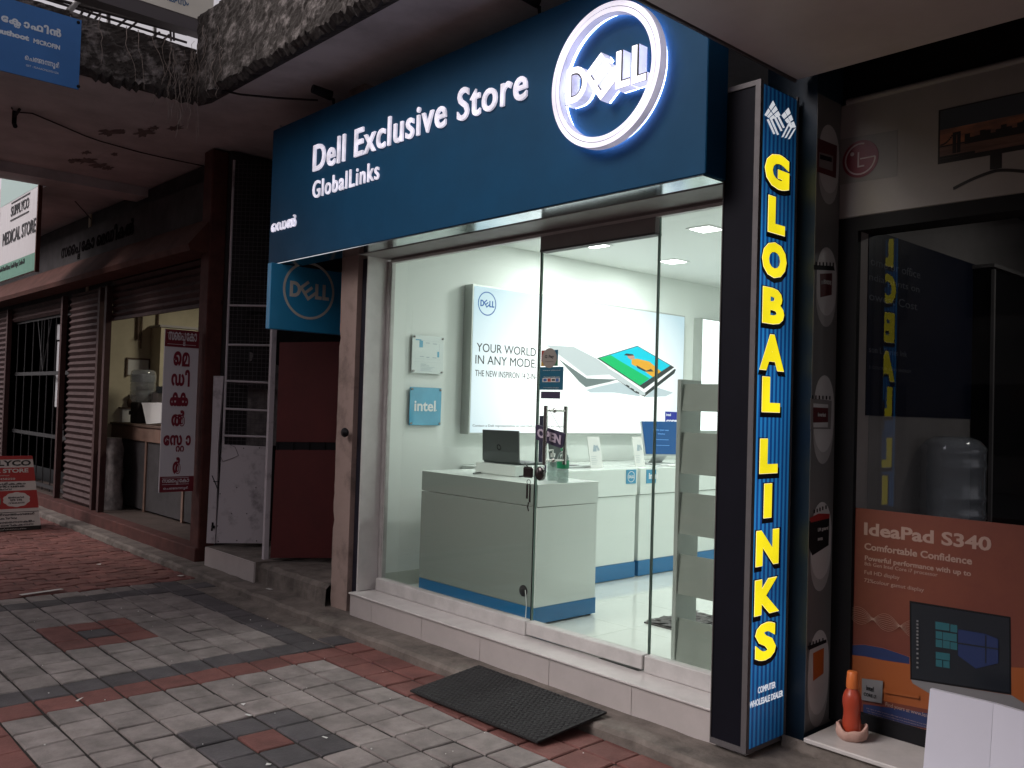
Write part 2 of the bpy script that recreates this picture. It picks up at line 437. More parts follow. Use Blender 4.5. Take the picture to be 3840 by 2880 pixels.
mat('sack', (.26,.235,.23), .9, col2=(.11,.10,.10), vs=9, bump=.8, bs=30)
mat('banner_red', (.17,.010,.022), .5); mat('banner_white', (.66,.63,.67), .5); mat('banner_txt', (.20,.008,.026), .5)
mat('aboard_red', (.38,.03,.03), .5); mat('aboard_white', (.60,.57,.57), .5)
mat('board_white', (.66,.64,.66), .5, var=.15, vs=9, stretch=(6,1,.4)); mat('board_green', (.12,.33,.24), .5, var=.3, vs=12, stretch=(9,1,.4)); mat('board_pale', (.40,.55,.52), .5)
mat('blue_board', (.012,.13,.40), .45, var=.1, vs=5); mat('board_text', (.60,.66,.72), .5)
mat('cream_board', (.66,.64,.56), .5, var=.1, vs=4); mat('navy_text', (.03,.10,.22), .5)
mat('grille_dark', (.014,.013,.015), .6); mat('rail_dark', (.06,.05,.055), .6); mat('rail_white', (.5,.5,.52), .5)
mat('canopy_smooth', (.62,.55,.56), .5, var=.2, vs=1.2); mat('dark_blue_pier', (.016,.035,.06), .4)
mat('fascia_pale', (.29,.27,.265), .4, var=.15, vs=3); mat('fascia_grey', (.19,.18,.18), .4); mat('lg_red', (.16,.012,.03), .35); mat('lg_text', (.50,.42,.44), .5)
mat('bat_grey', (.14,.14,.14), .4); mat('bat_grey2', (.34,.34,.34), .4); mat('bat_white', (.50,.50,.50), .4); mat('bat_red', (.30,.02,.02), .4); mat('bat_orange', (.42,.10,.02), .4); mat('bat_maroon',(.08,.012,.015),.4)
mat('poster_orange', (.165,.045,.024), .45, col2=(.095,.018,.013), vs=1.3, lo=.3, hi=.7); mat('poster_orange2', (.26,.07,.018), .4); mat('poster_blue', (.012,.025,.09), .4)
mat('poster_text', (.30,.20,.17), .5); mat('poster_wave', (.28,.18,.14), .5); mat('poster_screen', (.010,.014,.02), .3); mat('poster_cyan', (.02,.10,.125), .3); mat('poster_key', (.16,.16,.17), .4)
mat('poster_navy', (.004,.008,.026), .4); mat('navy_poster_text', (.12,.13,.16), .5)
mat('tv_sky', (.035,.045,.06), .4); mat('tv_orange', (.36,.14,.07), .4, col2=(.10,.055,.05), vs=4, stretch=(1,1,5)); mat('tv_black', (.012,.010,.011), .5); mat('tv_water', (.17,.09,.07), .4, var=.5, vs=6, stretch=(1,1,8))
mat('bottle_orange', (.42,.055,.025), .3, var=.1, vs=4, coat=.2); mat('cap_orange', (.62,.16,.04), .35)
mat('clay', (.58,.36,.30), .8, var=.25, vs=9, bump=.5, bs=14); mat('white_box', (.62,.62,.72), .5, var=.04, vs=2)
mat('opp_wall', (.10,.095,.09), .9, var=.3, vs=1)
mat('pebble', (.7,.68,.66), .8)

# ------------------------------------------------------------------ ground
struct(MB().add([(-1200,-1200,-.03),(1200,-1200,-.03),(1200,1200,-.03),(-1200,1200,-.03)], [(0,1,2,3)]).build('road', 'asphalt'))
struct(MB().box(-30,8,-4,3.11,-.2,-.010).build('pavement_bed', 'joint'))
PX, PY, DX, DY = -4.544, 1.623, .2065, .1865
tiles = MB()
rc = at(*r7(650,780), 'z', 0); ri, rj = math.floor((rc.x-PX)/DX), math.floor((rc.y-PY)/DY)
def tile_mat(i, j):
    if i == -1: return 2 if j < 8 else 0
    if i == -2 or i == -12: return 1
    if i >= 0:
        if j >= 6: return 2
        if abs(i-4) <= 1 and abs(j-1) <= 1: return 2 if (i, j) == (4, 1) else 1
        if j <= -4: return 2
        return 0
    if j == 6: return 1
    if j >= 7: return 3
    if abs(i-ri) <= 1 and abs(j-rj) <= 1: return 1 if (i, j) == (ri, rj) else 2
    return 0
for i in range(-13, 32):
    for j in range(-20, 8):
        m_ = tile_mat(i, j)
        if m_ == 3: continue
        g = .0048; gy = .007; x0, x1, y0, y1 = PX+i*DX+g, PX+(i+1)*DX-g, PY+j*DY+gy, PY+(j+1)*DY-gy
        if y1 > 3.1: y1 = 3.1
        if x0 < -7.2: x0 = -7.2
        z = rnd(-.0022,.0022); a, b = rnd(-.0025,.0025), rnd(-.0025,.0025); e = .005
        jx, jy = rnd(-.0015,.0015), rnd(-.0015,.0015)
        x0 += jx; x1 += jx; y0 += jy; y1 += jy
        V = [(x0,y0,-.011),(x1,y0,-.011),(x1,y1,-.011),(x0,y1,-.011),
             (x0,y0,z-e-a-b),(x1,y0,z-e+a-b),(x1,y1,z-e+a+b),(x0,y1,z-e-a+b),
             (x0+e,y0+e,z-a-b),(x1-e,y0+e,z+a-b),(x1-e,y1-e,z+a+b),(x0+e,y1-e,z-a+b)]
        F = [(8,9,10,11)] + [(q, (q+1) % 4, 4+(q+1) % 4, 4+q) for q in range(4)] + [(4+q, 4+(q+1) % 4, 8+(q+1) % 4, 8+q) for q in range(4)]
        tiles.add(V, F, m_)
struct(tiles.build('pavement', ['tile_grey','tile_dark','tile_red']))
# interlocking wavy pavers further along
pv = MB(); a_, b_ = .235, .125
for i in range(46):
    for j in range(-16, 14):
        xa = -7.215 - (i+1)*b_; ya = j*a_ + (a_/2 if i % 2 else 0)
        if ya > 3.06: continue
        zz = rnd(-.004,.004); tx, ty = rnd(-.004,.004), rnd(-.004,.004); g = .005
        lo_, hi_ = [], []
        for k in range(9):
            yy = ya+g+(a_-2*g)*k/8; wv = .020*math.sin(2*math.pi*(yy)/(a_/1.0))
            sgn = 1 if i % 2 == 0 else 1
            lo_.append((xa+g+wv, yy)); hi_.append((xa+b_-g+wv, yy))
        if i == 0: hi_ = [(min(p[0], -7.21), p[1]) for p in hi_]
        lo_ = [(p[0], min(p[1], 3.098)) for p in lo_ if p[1] < 3.11]; hi_ = [(p[0], min(p[1], 3.098)) for p in hi_ if p[1] < 3.11]
        if len(lo_) < 2: continue
        pl = lo_ + hi_[::-1]; n = len(pl); cx, cyy = xa+b_/2, ya+a_/2
        V = [(p[0],p[1],-.011) for p in pl] + [(p[0],p[1],zz-.006) for p in pl] + [(cx+(p[0]-cx)*.93, cyy+(p[1]-cyy)*.96, zz+tx*(p[1]-cyy)/a_*2) for p in pl]
        F = [list(range(2*n,3*n))] + [(k,(k+1)%n,n+(k+1)%n,n+k) for k in range(n)] + [(n+k,n+(k+1)%n,2*n+(k+1)%n,2*n+k) for k in range(n)]
        pv.add(V, F)
struct(pv.build('pavement_pavers', 'paver_red'))
# concrete kerb strip along the shop fronts, rough edge
kb = MB(); n = 120; V = []; F = []
for i in range(n+1):
    x = -14 + 14.5*i/n
    e = rnd(-.012,.012); top = .05+rnd(-.004,.004)
    V += [(x,3.10+e,-.02),(x,3.105+e,top-.018),(x,3.125+e,top),(x,3.72,.052)]
for i in range(n):
    for q in range(3): F.append((4*i+q, 4*i+4+q, 4*i+5+q, 4*i+1+q))
kb.add(V, F); struct(kb.build('kerb', 'kerb_concrete'))
struct(MB().box(-7.2,-4.75,2.932,3.12,-.02,-.004).build('gutter', 'kerb_concrete'))

# ------------------------------------------------------------------ the lit computer shop
YG = 3.55
FLOOR = .2
shop = thing('computer_shop', 'brightly lit white computer shop behind a frameless glass front', 'shop', (-3.7,3.55,0))
XL, XR, YB, ZC = -5.223, -2.30, 8.6, 2.78
XE = -2.10
# raised step with tile seams
st = MB(); seams = [at(*r8(a,b), 'y', 3.33).x for a,b in ((197,575),(521,665),(900,785),(1347,935),(1882,1110))]
xs = [at(*r8(55,600), 'y', 3.33).x] + seams + [XE]
for a, b in zip(xs, xs[1:]): st.box(a+.0012, b-.0012, 3.330, 3.40, .035, .190, 0, .001)
st.build('step_riser', 'tile_step', shop)
MB().box(xs[0]-.004, XE, 3.318, 3.56, .191, .203, 0, .003).build('step_tread', 'granite', shop)
MB().box(xs[0]+.01, XE-.01, 3.335, 3.56, .03, .19).build('step_core', 'black', shop)
# floor, walls, ceiling
fl = MB()
for i in range(5):
    for j in range(9):
        x0 = XL+i*.6; y0 = 3.56+j*.6; fl.box(x0+.001, min(x0+.599, XR), y0+.001, min(y0+.599, YB), FLOOR-.02, FLOOR)
fl.build('floor', 'int_floor', shop)
MB().box(XL-.1, XR+.1, 3.56, YB+.1, .05, FLOOR-.021).build('floor_base', 'seal', shop)
MB().box(XL-.12, XL, 3.57, YB, FLOOR-.02, ZC+.1).build('side_wall', 'int_wall', shop)
MB().box(XR, XR+.04, 3.57, YB, FLOOR-.02, ZC+.1).build('side_wall', 'int_wall', shop)
MB().box(XL-.12, XR+.04, YB, YB+.1, FLOOR-.02, ZC+.1).build('back_wall', 'int_wall', shop)
MB().box(XL, XR, 3.57, YB, ZC, ZC+.08).build('ceiling', 'int_ceil', shop)
sk = MB().box(XL+.0005, XL+.008, 3.57, YB, FLOOR+.001, FLOOR+.10); sk.build('skirting', 'skirting', shop)
# front frame
XJ = -5.2   # outer face of white pillar
pj = at(*z8(1440,700), 'y', 3.50).x
pxr_ = at(*z8(1398,1000),'y',3.53).x
MB().box(XJ, pxr_, 3.372, 3.57, .203, 2.53, 0, .004).build('corner_pillar', 'frame_white', shop)
jl = at(1473.9,994.7,'y',YG).x
fr = MB().box(pxr_+.001, jl-.012, 3.535, 3.57, .203, 2.50, 0, .003).box(jl-.011, jl, 3.542, 3.575, .203, 2.50, 0, .002)
fr.build('jamb', 'frame_dirty', shop)
XJ1, XJ2 = at(2015,1600,'y',YG).x, at(2455,1600,'y',YG).x
ZT = at(*r2(1290,1535),'y',YG).z
# header boards under the signboard
hd = MB().box(pxr_+.002, -2.255, 3.305, 3.60, 2.517, 2.62).box(jl+.001, -2.255, 3.535, 3.57, ZT+.0115, 2.5165)
hd.build('header', 'header_grey', shop)
MB().box(jl+.001, -2.255, 3.53, 3.57, ZT-.006, ZT+.011).build('head_frame', 'frame_white', shop)
ZD = at(*r2(1310,1632),'y',YG).z
MB().box(XJ1+.008, XJ2-.008, 3.525, 3.575, ZD+.006, ZT-.007).build('door_head', 'header_grey', shop)
MB().box(XJ1+.008, XJ2-.008, 3.522, 3.578, ZD-.006, ZD+.005).build('door_rail', 'alu', shop)
# bottom rails
zb1 = at(*r8(1190,705),'y',3.51).z
MB().box(jl-.02, XJ1-.004, 3.505, 3.565, .2035, zb1, 0, .004).build('bottom_rail', 'frame_dirty', shop)
MB().box(XJ2+.006, -2.25, 3.505, 3.565, .2035, zb1, 0, .004).build('bottom_rail', 'frame_dirty', shop)
# panes
q_ = [at(*r8(*p),'z',.2032) for p in ((1665,948),(1700,945),(1960,1022),(1925,1032))]
MB().prism(q_, (0,0,.0012)).build('spring_plate', 'dark_chrome', shop)
def pane(name, x0, x1, z0, z1, lab=None):
    o = MB().box(x0, x1, 3.544, 3.556, z0, z1).build(name, 'glass', shop, lab)
    MB().box(x0-.0018, x0-.0002, 3.5435, 3.5565, z0, z1).box(x1+.0002, x1+.0018, 3.5435, 3.5565, z0, z1).build('glass_edge', 'glass_edge', o)
    return o
pane('glass_pane', jl, XJ1-.005, zb1, ZT-.007, 'wide fixed left glass pane')
pane('glass_pane', XJ2+.006, -2.25, zb1, ZT-.007, 'narrow fixed right glass pane')
dr = MB().box(XJ1+.005, XJ2-.004, 3.544, 3.556, zb1, ZD-.007).build('glass_door', 'glass', shop, 'closed glass door in the middle of the front')
MB().box(XJ1+.0025, XJ1+.0045, 3.5435, 3.5565, zb1, ZD-.007).box(XJ2-.0035, XJ2-.0015, 3.5435, 3.5565, zb1, ZD-.007).build('glass_edge', 'glass_edge', dr)
MB().box(XJ1+.005, XJ2-.002, 3.50, 3.568, .215, zb1, 0, .004).build('kick_rail', 'frame_dirty', dr)
MB().box(XJ2+.0012, XJ2+.0038, 3.5445, 3.556, zb1-.01, ZT-.01).box(XJ1-.004, XJ1-.0022, 3.54, 3.56, zb1, ZT-.01).build('seal', 'seal', shop)
# door handle: two vertical bars joined through the glass
hx = at(*r5(1320,1160),'y',3.47).x; hz0, hz1 = at(*r5(1315,1355),'y',3.47).z, at(*r5(1325,970),'y',3.47).z
hb = MB().tube([(hx,3.47,hz0),(hx,3.47,hz1)], .0115, 14).tube([(hx,3.63,hz0),(hx,3.63,hz1)], .0115, 14)
for zz in (at(*r5(1340,1000),'y',3.5).z, at(*r5(1340,1325),'y',3.5).z):
    hb.tube([(hx,3.47,zz),(hx,3.63,zz)], .007, 10)
    hb.lathe([(.0,-.004),(.013,-.004),(.013,.004),(0,.004)], (hx,3.539,zz), 14, axis=Y)
hb.build('door_handle', 'chrome', dr)
# lock across the joint with its hanging keys
lz = at(*r5(1255,1405),'y',3.52).z; la, lb = at(*r5(1178,1405),'y',3.53).x, at(*r5(1335,1405),'y',3.53).x
lk = MB(); lk.box(la, XJ1-.006, 3.522, 3.543, lz-.034, lz+.030, 0, .014); lk.build('lock', 'dark_chrome', dr)
MB().lathe([(0,-.028),(.026,-.028),(.031,-.02),(.031,.0),(0,.0)], ((XJ1+lb)/2,3.543,lz-.002), 20, axis=Y, sx=1.3).build('lock_knob', 'dark_chrome', dr)

# ------------------------------------------------------------------ signboard above
YS = 3.1416
ZB, ZTOP = 2.528, 3.557
SX0, SX1 = -6.215, -2.242
sign = thing('shop_sign', 'long dark blue shop signboard with raised white lit letters and ring', 'shop sign', (-4.2,YS,ZB))
MB().box(SX0, SX1, YS, YS+.155, ZB, ZTOP, 0, .004).build('panel', 'sign_blue', sign)
sf = MB(); bx = [SX0+.03, -5.6, -4.72, -4.0, -3.3, -2.62, SX1-.012]
for a, b in zip(bx, bx[1:]): sf.box(a+.0015, b-.0015, YS+.004, YS+.17, ZB-.0065, ZB-.001)
sf.build('soffit_strip', 'sign_metal', sign)
# ring and letters
ca = at(*r2(1402,640),'y',YS); cb = at(*r2(2150,440),'y',YS); cc = at(*r2(1830,40),'y',YS); cdn = at(*r2(1700,1015),'y',YS)
RC = Vector(((ca.x+cb.x)/2+.012, YS-.0005, (cc.z+cdn.z)/2+.012)); RR = ((cb.x-ca.x)/2+(cc.z-cdn.z)/2)/2-.015
rg = MB(); rg.ring(RC-Y*.032, X, Z, RR, RR*.845, .042, 96); rgo = rg.build('logo_ring', 'lit_ring_side', sign)
MB().ring(RC-Y*.0742, X, Z, RR*.998, RR*.847, .0008, 96).build('ring_groove', 'groove', rgo)
MB().ring(RC-Y*.0751, X, Z, RR*.996, RR*.926, .002, 96).ring(RC-Y*.0751, X, Z, RR*.917, RR*.849, .002, 96).build('ring_face', 'lit_ring', rgo)
MB().ring(RC-Y*.004, X, Z, RR*.945, RR*.885, .006, 96).build('led_strip', 'halo', rgo)
lg = MB(); dell_logo(lg, RC-Y*.016, X, Z, RR*.97, .06, ring=False, dl=.056, t=.115); lgo = lg.build('logo_letters', 'lit_white_side', sign)
lg = MB(); dell_logo(lg, RC-Y*.0722, X, Z, RR*.97, .06, ring=False, dl=.0008, t=.115); lg.build('letter_edges', 'groove', lgo)
lg = MB(); dell_logo(lg, RC-Y*.0731, X, Z, RR*.955, .06, ring=False, dl=.0022, t=.092); lg.build('letter_faces', 'lit_white', lgo)
lg = MB(); dell_logo(lg, RC-Y*.003, X, Z, RR*.95, .06, ring=False, dl=.004, t=.06); lg.build('led_strip', 'halo', lgo)
a, b = at(*r1(2035,1110),'y',YS), at(*r2(1215,490),'y',YS)
zt0 = (at(*r1(2035,1112),'y',YS).z + at(*r2(1165,660),'y',YS).z)/2; zt1 = at(*r2(800,570),'y',YS).z
tx = MB(); tx.text('Dell Exclusive Store', (a.x, YS-.0005, zt0), X, Z, b.x-a.x, zt1-zt0, .014, 0, .012, 4, 0, 1.10); tx.build('lettering', 'lit_text', sign)
a, b = at(*r1(2030,1290),'y',YS), at(*r2(250,1090),'y',YS); zc1 = at(*r1(2035,1178),'y',YS).z
tx = MB(); tx.text('GlobalLinks', (a.x, YS-.0005, a.z), X, Z, b.x-a.x, zc1-a.z, .010, 0, .008, 4, 0, 1.14); tx.build('lettering', 'lit_text', sign)
def mal(mb, gl, O, U, V_, W=None, H=None, d=.003, mi=0, bold=.02):
    """Malayalam glyphs in visual order: (char, gap before, dy, scale)"""
    items = []; x = 0
    for g in gl:
        ch, gap, dy, sc = (list(g)+[0, 0, 1][len(g)-1:])[:4] if not isinstance(g, str) else (g, .06, 0, 1)
        VV, FF = text2d(ch, bold, 3)
        if not VV: continue
        wv = max(v[0] for v in VV)*sc; x += gap
        items.append((ch, x, dy, sc, wv, max(v[1] for v in VV)*sc)); x += wv
    x0 = min(i[1] for i in items); wt = max(i[1]+i[4] for i in items)-x0; y0 = min(i[2] for i in items); ht = max(i[2]+i[5] for i in items)-y0
    if W is None: W = H*wt/ht
    if H is None: H = W*ht/wt
    for n_, (ch, gx, dy, sc, wv, hv) in enumerate(items):
        mb.text(ch, Vector(O)+U*((gx-x0)/wt*W)+V_*((dy-y0)/ht*H), U, V_, wv/wt*W, hv/ht*H, d*(1+.04*n_), mi, bold, 3)
    return mb
DEL = [('െ',0),('ഡ',.06),('ൽ',.06)]
SUP = [('സ',0),('ൈ',.05),('പ',.05),('ല',-.42,-.36,.55),('േ',.22),('ക',.05),('ാ',.05)]
CHE = [('െ',0),('ച',.05),('ങ',.08),('ങ',-.2),('ന',.1),('ന',-.15),('ൂ',.0,-.25),('ർ',.06)]
a, b = at(*r1(1762,1508),'y',YS), at(*r1(1925,1388),'y',YS)
mal(MB(), DEL, (a.x, YS-.0005, a.z), X, Z, b.x-a.x, b.z-a.z, .010, 0, .014).build('lettering', 'lit_text', sign)
# little spotlights reaching over the top of the signboard
def sign_lamp(x, lab):
    t = thing('sign_spotlight', lab, 'spotlight', (x, YS+.1, ZTOP), 'spotlights on top of the signboard')
    MB().tube([(x,YS+.10,ZTOP+.001),(x,YS+.09,ZTOP+.09),(x-.02,YS+.03,ZTOP+.11)], .012, 8).build('arm', 'black', t)
    MB().tube([(x+.02,YS+.06,ZTOP+.105),(x-.0,YS-.08,ZTOP+.125)], [.034,.03], 12).build('lamp_head', 'black', t)
sign_lamp(at(*r1(2085,720),'y',YS).x, 'small black spotlight above the left part of the blue signboard')
sign_lamp(at(*r2(1200,140),'y',YS).x, 'small black spotlight above the middle of the blue signboard')

# ------------------------------------------------------------------ teal hanging sign at the left end
bx0 = -6.02
tb = thing('hanging_sign', 'square teal sign with white ring logo hanging under the signboard', 'sign', (bx0,3.4,2.1))
c0 = at(*z7(543,1260),'x',bx0); c1 = at(*z7(1195,1315),'x',bx0); ct = ZB-.012
MB().box(bx0-.06, bx0, c0.y, c1.y, c0.z, ct, 0, .004).build('panel', 'teal', tb)
lc = at(*z7(898,925),'x',bx0); lr = (at(*z7(1127,935),'x',bx0).y - at(*z7(672,890),'x',bx0).y)/2
dell_logo(MB(), (bx0+.0005, lc.y, lc.z), Y, Z, lr, .002, lw=.085).build('logo', 'offwhite', tb)

# ------------------------------------------------------------------ pylon light box
PYF, PXR = 3.30, -2.082
pyl = thing('pylon_sign', 'tall narrow light box sign with yellow letters down a blue striped face', 'sign', (-2.17,3.45,.08))
PZ0, PZ1, PYB, PXL = .08, 2.93, 3.607, -2.253
MB().box(PXL, PXR, PYF, PYB, PZ0, PZ1).build('box', 'black_panel', pyl)
fm = MB(); e = .018
fm.box(PXR-.02, PXR+.006, PYF-.006, PYF+.004, PZ0-.01, PZ1+.01).box(PXR-.004, PXR+.006, PYF+.004, PYF+e, PZ0-.01, PZ1+.01)
fm.box(PXL, PXR-.02, PYF-.006, PYF-.0005, PZ1-.012, PZ1+.01).box(PXL, PXR-.02, PYF-.006, PYF-.0005, PZ0-.01, PZ0+.014)
fm.box(PXL-.004, PXL, PYF-.006, PYF+.01, PZ0-.01, PZ1+.01)
fm.box(PXR+.0005, PXR+.006, PYF+e, PYB, PZ0-.012, PZ0+.006).box(PXR+.0005, PXR+.006, PYB-.012, PYB+.004, PZ0+.006, PZ1+.01)
fm.build('frame', 'alu', pyl)
# blue lit face, striped, brighter near its tubes
fm_ = bpy.data.materials.new('stripes'); fm_.use_nodes = True; MATS['stripes'] = fm_
t = fm_.node_tree; b_s = t.nodes['Principled BSDF']; b_s.inputs['Roughness'].default_value = .35
tc = t.nodes.new('ShaderNodeTexCoord'); sp = t.nodes.new('ShaderNodeSeparateXYZ'); t.links.new(tc.outputs['Object'], sp.inputs[0])
mm = t.nodes.new('ShaderNodeMath'); mm.operation = 'MULTIPLY'; mm.inputs[1].default_value = 2*math.pi/.0325; t.links.new(sp.outputs['Y'], mm.inputs[0])
ms = t.nodes.new('ShaderNodeMath'); ms.operation = 'SINE'; t.links.new(mm.outputs[0], ms.inputs[0])
rp = t.nodes.new('ShaderNodeValToRGB'); rp.color_ramp.elements[0].position = .40; rp.color_ramp.elements[1].position = .60
rp.color_ramp.elements[0].color = (.003,.040,.17,1); rp.color_ramp.elements[1].color = (.014,.16,.40,1)
mr = t.nodes.new('ShaderNodeMapRange'); mr.inputs[1].default_value = -1; mr.inputs[2].default_value = 1
t.links.new(ms.outputs[0], mr.inputs[0]); t.links.new(mr.outputs[0], rp.inputs[0])
b_s.inputs['Base Color'].default_value = (.02,.07,.16,1); t.links.new(rp.outputs[0], b_s.inputs['Emission Color'])
nz = t.nodes.new('ShaderNodeTexNoise'); nz.inputs['Scale'].default_value = 2.2; nz.inputs['Detail'].default_value = 0; t.links.new(tc.outputs['Object'], nz.inputs[0])
mr2 = t.nodes.new('ShaderNodeMapRange'); mr2.inputs[1].default_value = .3; mr2.inputs[2].default_value = .7; mr2.inputs[3].default_value = .66; mr2.inputs[4].default_value = 1.05
# the tubes stop short of both ends of the box, so its ends are dimmer
mz = t.nodes.new('ShaderNodeMapRange'); mz.inputs[1].default_value = 2.75; mz.inputs[2].default_value = 2.0; mz.inputs[3].default_value = .18; mz.inputs[4].default_value = .85
mz2 = t.nodes.new('ShaderNodeMapRange'); mz2.inputs[1].default_value = 0; mz2.inputs[2].default_value = .5; mz2.inputs[3].default_value = .28; mz2.inputs[4].default_value = 1.0
t.links.new(sp.outputs['Z'], mz.inputs[0]); t.links.new(sp.outputs['Z'], mz2.inputs[0]); t.links.new(nz.outputs['Fac'], mr2.inputs[0])
my = t.nodes.new('ShaderNodeMapRange'); my.inputs[1].default_value = -.13; my.inputs[2].default_value = .14; my.inputs[3].default_value = 1.35; my.inputs[4].default_value = .6; t.links.new(sp.outputs['Y'], my.inputs[0])
p0 = t.nodes.new('ShaderNodeMath'); p0.operation = 'MULTIPLY'; t.links.new(my.outputs[0], p0.inputs[0]); t.links.new(mz.outputs[0], p0.inputs[1])
p1 = t.nodes.new('ShaderNodeMath'); p1.operation = 'MULTIPLY'; t.links.new(p0.outputs[0], p1.inputs[0]); t.links.new(mz2.outputs[0], p1.inputs[1])
p2 = t.nodes.new('ShaderNodeMath'); p2.operation = 'MULTIPLY'; t.links.new(p1.outputs[0], p2.inputs[0]); t.links.new(mr2.outputs[0], p2.inputs[1])
t.links.new(p2.outputs[0], b_s.inputs['Emission Strength'])
face = MB().box(PXR+.0004, PXR+.003, PYF+e, PYB-.012, PZ0+.006, PZ1-.004).build('lit_face', 'stripes', pyl)
emis('g_yellow', (.86,.72,.012), .95, var=.12, vs=6); emis('g_edge', (.85,.75,.45), .85); mat('g_shadow', (.004,.006,.018), .5); emis('g_white', (.6,.62,.66), .8)
LX = PXR+.0031
for ch, cx_, yb, ytp, hw in (('G',1678,408,333,27),('L',1677,505,427,19),('O',1672,600,524,27),('B',1670,700,623,24),('A',1667,800,723,27),('L',1665,890,815,20),
                          ('L',1660,1022,948,20),('I',1658,1118,1045,9),('N',1657,1220,1145,25),('K',1656,1325,1250,27),('S',1653,1425,1345,23)):
    A, B = at(*ov(cx_-hw,yb),'x',LX), at(*ov(cx_+hw,ytp),'x',LX)
    zmid = (at(*ov(cx_,yb),'x',LX).z, at(*ov(cx_,ytp),'x',LX).z)
    y0, wd, z0, hh = A.y, B.y-A.y, zmid[0], zmid[1]-zmid[0]
    L = MB()
    bo = .062 if ch not in 'BS' else .05
    L.text(ch, (LX+.0002, y0-.012, z0-.024), Y, Z, wd+.030, hh+.030, .0006, 2, bo)
    L.text(ch, (LX+.001, y0-.002, z0-.002), Y, Z, wd+.004, hh+.004, .0006, 1, bo)
    L.text(ch, (LX+.0018, y0, z0), Y, Z, wd, hh, .0007, 0, bo)
    L.build('letter', ['g_yellow','g_edge','g_shadow'], face)
L = MB()
ptext(L, 'COMPUTER', 'x', LX+.0005, r9(487,1178), r9(602,1096), .001, 0, .02)
L.build('lettering', ['g_white'], face); L = MB()
ptext(L, 'WHOLESALE DEALER', 'x', LX+.0005, r9(432,1274), r9(650,1152), .001, 0, .02)
L.build('lettering', ['g_white'], face)
# winged globe emblem
L = MB()
for sgn, (ax_, ay_) in ((-1, (590,715)), (1, (690,760))):
    pts = [(530,745),(585,652),(633,748),(575,775)] if sgn < 0 else [(640,748),(685,698),(733,825),(700,830)]
    for f0, f1 in ((0,.28),(.36,.62),(.7,1)):
        q = lambda u, v: (pts[0][0]*(1-u)*(1-v)+pts[1][0]*u*(1-v)+pts[2][0]*u*v+pts[3][0]*(1-u)*v, pts[0][1]*(1-u)*(1-v)+pts[1][1]*u*(1-v)+pts[2][1]*u*v+pts[3][1]*(1-u)*v)
        for g0, g1 in ((0,.45),(.53,1)):
            poly(L, 'x', LX+.0005, [r3(*q(g0,f0)), r3(*q(g1,f0)), r3(*q(g1,f1)), r3(*q(g0,f1))], .001)
for (xa, ya, xb, yb) in ((545,775,588,870),(565,770,612,875),(590,760,635,850),(612,755,650,830),(640,890,690,790),(660,895,705,815),(682,902,722,835)):
    poly(L, 'x', LX+.0007, [r3(xa,ya), r3(xa+12,ya-3), r3(xb+11,yb-3), r3(xb,yb)], .001)
L.build('emblem', ['g_white'], face)
# ------------------------------------------------------------------ inside the computer shop
# front counter
ct = thing('reception_counter', 'white shop counter with blue plinth just behind the glass', 'counter', (-4.36,3.97,FLOOR))
CX0, CX1, CY0, CY1, CZ = -4.93, -3.785, 3.70, 4.24, 1.045
MB().box(CX0+.004, CX1-.004, CY0+.004, CY1-.004, .31, .905).build('body', 'laminate', ct)
MB().box(CX0, CX1, CY0, CY1, .909, CZ, 0, .002).build('top', 'laminate', ct)
MB().box(CX0+.0, CX1, CY0, CY1, FLOOR+.012, .309).build('plinth', 'plinth_blue', ct)
fp = MB().box(CX0+.001, CX1-.03, CY0-.003, CY0+.002, .312, .904); fp.build('front_panel', 'laminate_shaded', ct, 'front panel with shade painted into its colour')  # thin facing whose darker tone paints in the unlit front
MB().box(CX0+.001, CX1-.001, CY0-.003, CY0-.0005, .912, CZ-.003).build('front_panel', 'laminate_shaded', ct, 'front band with shade painted into its colour')
ft = MB()
hp = at(*r8(1180,510),'y',CY0-.004)
MB().lathe([(0,0),(.034,0),(.034,.004),(0,.004)], (hp.x,CY0-.0075,hp.z), 24, axis=Y).build('cable_hole', 'rubber', ct)
for x in (CX0+.05, CX1-.03): MB().lathe([(0,0),(.02,0),(.02,.012),(0,.012)], (x,CY1-.04,FLOOR), 12).build('foot', 'rubber', ct)
cbp = [at(*r8(1192,505),'y',CY0-.008)]
cb_ = MB().tube([cbp[0], cbp[0]+Vector((.02,-.006,-.08)), cbp[0]+Vector((.02,-.01,-.16)), cbp[0]+Vector((-.005,-.012,-.24)), cbp[0]+Vector((-.03,-.015,FLOOR-cbp[0].z+.005))], .003, 6)
tag(cb_.build('power_cord', 'white'), 'thin white cord hanging from the hole in the front counter', 'cord')
# laptop on its riser box
rs = MB(); rs.box(-4.64,-4.235,3.93,4.20,CZ+.001,CZ+.074,0,.004)
tag(rs.build('riser_box', 'laminate'), 'low white box under the grey laptop on the front counter', 'box')
lp = thing('laptop', 'open dark grey laptop seen from behind on the front counter', 'laptop', (-4.44,4.02,CZ+.075))
zl = CZ+.075
MB().box(-4.625,-4.25,3.99,4.20,zl,zl+.016,0,.004).build('base', 'lap_grey', lp)
la_, lb_ = at(*r5(915,1125),'y',3.93), at(*r5(1148,1135),'y',3.93)
ld = MB(); ld.prism([(-4.618,3.975,zl+.012),(-4.25,3.975,zl+.012),(lb_.x,3.93,lb_.z),(la_.x,3.93,la_.z)], (0,.008,.001)); lo_ = ld.build('lid', 'lap_grey', lp)
mc = Vector(((-4.618+lb_.x)/2-.01, 3.9535, zl+.11)); MB().ring(mc-Y*.0015, X, Vector((0,-.2,1)).normalized(), .019, .015, .001, 24).build('emblem', 'dark_chrome', lo_)
